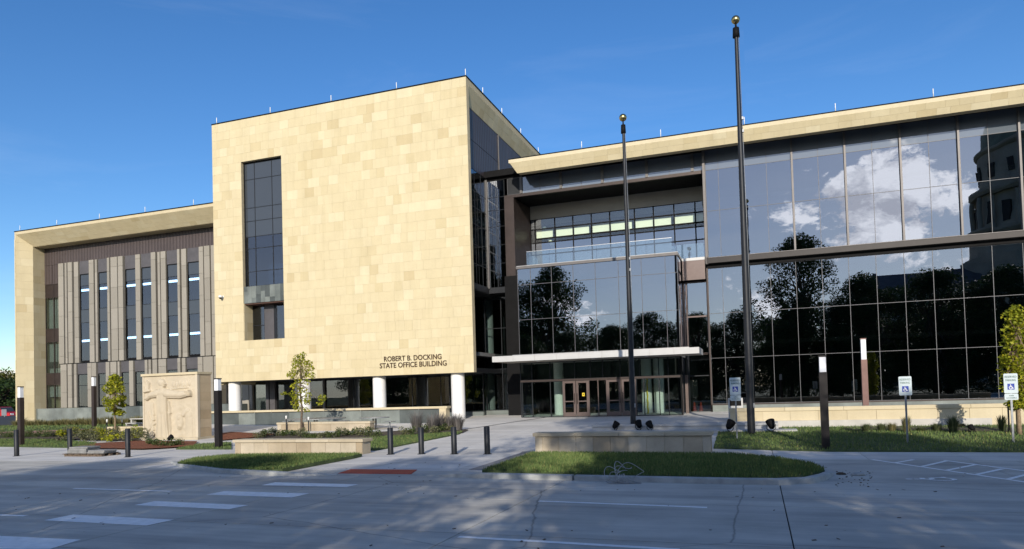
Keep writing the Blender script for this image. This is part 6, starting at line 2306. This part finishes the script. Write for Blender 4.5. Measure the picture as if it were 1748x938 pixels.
for k in range(10):
    MB().box(xr_ - 3 - 4 * k, xr_ - 1 - 4 * k, 119.94, 119.999, 2.5, 4.5).build('window', M['spandrel'], t)

# ================================================================== across the street: what the glass mirrors and what shades the road
def big_tree(seed, h, rad, trunk_r, label, n=110, low=0.05, leaf=0.34, per=78, mat='leaf_dark'):
    rng = np.random.default_rng(seed)
    cl = crown_clumps(n, h * low, h * 0.93, rad, rad * 0.27, rng)
    return limb_tree('shade_tree', label, 'tree', Vector((0, 0, 0)), h, trunk_r, 0.62, cl, leaf, per, mat, 'bark', rng, 'big trees on the lawn across the street')


TREES = [  # x, y, height scale, width scale, variant, label
    (6.5, -13, 1.0, 0.95, 0, 'tallest dark tree mirrored in the middle of the right glass wing'),
    (-37, -40, 1.12, 1.15, 1, 'big spreading tree mirrored at the left of the entrance hall glass'),
    (-60, -40, 0.95, 1.1, 0, 'big tree mirrored in the ground floor glass under the tower'),
    (14.5, -14, 0.74, 0.85, 1, 'medium tree mirrored right of the tallest tree in the glass wing'),
    (23.5, -15, 0.75, 0.9, 0, 'medium tree mirrored before the domed tower in the glass wing'),
    (32, -16, 0.74, 0.9, 1, 'medium tree mirrored under the domed tower in the glass wing'),
    (42, -18, 0.80, 0.9, 0, 'tall tree mirrored at the right end of the glass wing'),
    (-20.5, -14.5, 0.50, 0.62, 0, 'low tree mirrored over the left end of the canopy'),
    (-14.5, -13, 0.56, 0.62, 1, 'low round tree mirrored above the entrance canopy'),
    (-8.5, -14, 0.57, 0.62, 0, 'low bushy tree mirrored in the hall glass right of the flagpole'),
    (-2.5, -13, 0.56, 0.66, 1, 'low tree mirrored at the right edge of the entrance hall'),
    (-80, -40, 0.90, 1.1, 1, 'big tree across the street at the far left end'),
    (4.5, -10.8, 0.52, 0.5, 1, 'low tree mirrored in front of the tallest tree'),
    (11, -11.5, 0.56, 0.55, 0, 'low tree added to shade the road, between the tallest and medium trees'),  # added to close a sunny gap over the road
    (-27, -13.5, 0.47, 0.64, 0, 'low tree added to shade the road, under the big spreading tree, right side'),  # added, like the next ones, to keep the left of the road shaded
    (-34, -14, 0.47, 0.66, 1, 'low tree added to shade the road, under the big spreading tree, left side'),
    (-42, -13.5, 0.47, 0.66, 0, 'low street tree added to shade the road, left of the sparse tree'),
    (-51, -14, 0.47, 0.68, 1, 'low street tree across the road, second from the far left'),
    (-60, -13.5, 0.47, 0.68, 0, 'low street tree across the road at the far left'),
    (-48, -60, 0.72, 1.0, 0, 'distant tree in the park behind the big spreading tree'),
    (-24, -40, 0.58, 1.0, 1, 'distant tree in the park seen between the mirrored trunks'),
    (-10, -38, 0.60, 1.0, 0, 'distant tree in the park behind the low round tree'),
    (3, -40, 0.62, 1.0, 1, 'distant tree in the park behind the tallest tree'),
    (17, -37, 0.64, 1.0, 0, 'distant tree in the park behind the medium trees'),
    (31, -42, 0.70, 1.1, 1, 'distant tree in the park before the capitol wing'),
    (47, -40, 0.72, 1.1, 0, 'distant tree in the park under the capitol dome')]
V0 = big_tree(101, 24.0, 7.6, 0.42, TREES[0][5])
V1 = big_tree(202, 24.0, 8.0, 0.45, TREES[1][5], 110, 0.05)
for i, (x, y, sh, sw, k, lab) in enumerate(TREES):
    if i < 2:
        o = (V0, V1)[i]
        o.location = (x, y, 0)
        o.scale = (sw, sw, sh)
    else:
        copy_tree((V0, V1)[k], (x, y, 0), lab, rotz=1.3 * i, scale=(sw, sw, sh))

lawn_back = struct(MB().quad((-200, -160, -0.012), (200, -160, -0.012), (200, -10.5, -0.012), (-200, -10.5, -0.012)).build('park_ground', M['far_grass']))
struct(MB().box(-140, 70, -10.5, -9.0, -0.2, 0.13).build('far_pavement', M['plaza']))

# the domed capitol far behind the viewer, seen only in the glass
CXc, CYc = 105.0, -200.0
cap = thing('capitol', 'dark domed capitol mirrored at the right end of the glass wing', 'capitol building', (CXc, CYc, 0))


def octo(z0, z1, r0, r1, name, mat, n=32):
    return MB().lathe((CXc, CYc), [(r0, z0), (r1, z1)], n, False).build(name, M[mat], cap)


def ring(z, r, h_, name='cornice'):
    MB().lathe((CXc, CYc), [(r - 0.8, z), (r, z + h_ * 0.5), (r, z + h_), (r - 1.0, z + h_ + 0.01)], 40, False).build(name, M['flue'], cap)


octo(0, 44, 33, 33, 'podium', 'flue', 8)
octo(44, 52, 29.6, 29.0, 'drum_base', 'flue')
ring(52, 31.0, 2.0)
octo(54, 66, 27.4, 27.0, 'drum', 'flue')
for k in range(20):
    a = 2 * math.pi * k / 20
    c_, s_ = math.cos(a), math.sin(a)
    MB().obox((CXc + 27.2 * c_, CYc + 27.2 * s_, 59.5), (0.4 * c_, 0.4 * s_, 0), (-1.4 * s_, 1.4 * c_, 0), (0, 0, 3.6)).build('window', M['interior_dark'], cap)
    MB().lathe((CXc + 28.4 * math.cos(a + 0.157), CYc + 28.4 * math.sin(a + 0.157)), [(0.9, 54.1), (0.75, 65.4)], 10).build('column', M['flue'], cap)
ring(66, 29.4, 2.4)
octo(68.4, 82, 26.2, 25.6, 'attic', 'flue')
for k in range(20):
    a = 2 * math.pi * k / 20
    c_, s_ = math.cos(a), math.sin(a)
    MB().obox((CXc + 26.0 * c_, CYc + 26.0 * s_, 75), (0.35 * c_, 0.35 * s_, 0), (-1.2 * s_, 1.2 * c_, 0), (0, 0, 2.4)).build('window', M['interior_dark'], cap)
ring(82, 26.8, 1.6)
prof = [(24.6 * math.cos(R(a)) + 0.2, 83.6 + 29 * math.sin(R(a))) for a in range(0, 84, 6)]
MB().lathe((CXc, CYc), prof, 40).build('dome', M['copper'], cap)
octo(112.3, 121, 3.6, 3.0, 'lantern', 'copper', 12)
MB().box(CXc - 66, CXc - 30, CYc - 12, CYc + 14, 0, 35).build('wing', M['flue'], cap)
MB()._add([(CXc - 67, CYc - 13, 35.01), (CXc - 28, CYc - 13, 35.01), (CXc - 28, CYc + 15, 35.01), (CXc - 67, CYc + 15, 35.01), (CXc - 62, CYc + 1, 42.5), (CXc - 28, CYc + 1, 42.5)],
          [(0, 1, 5, 4), (2, 3, 4, 5), (1, 2, 5), (3, 0, 4), (3, 2, 1, 0)]).build('roof', M['roof_grey'], cap)
MB().box(CXc + 30, CXc + 62, CYc - 12, CYc + 14, 0, 34).build('wing', M['flue'], cap)
for k in range(9):
    for z in (8, 17, 26):
        MB().box(CXc - 65 + 4 * k, CXc - 63 + 4 * k, CYc + 13.9, CYc + 14.1, z, z + 5).build('window', M['interior_dark'], cap)
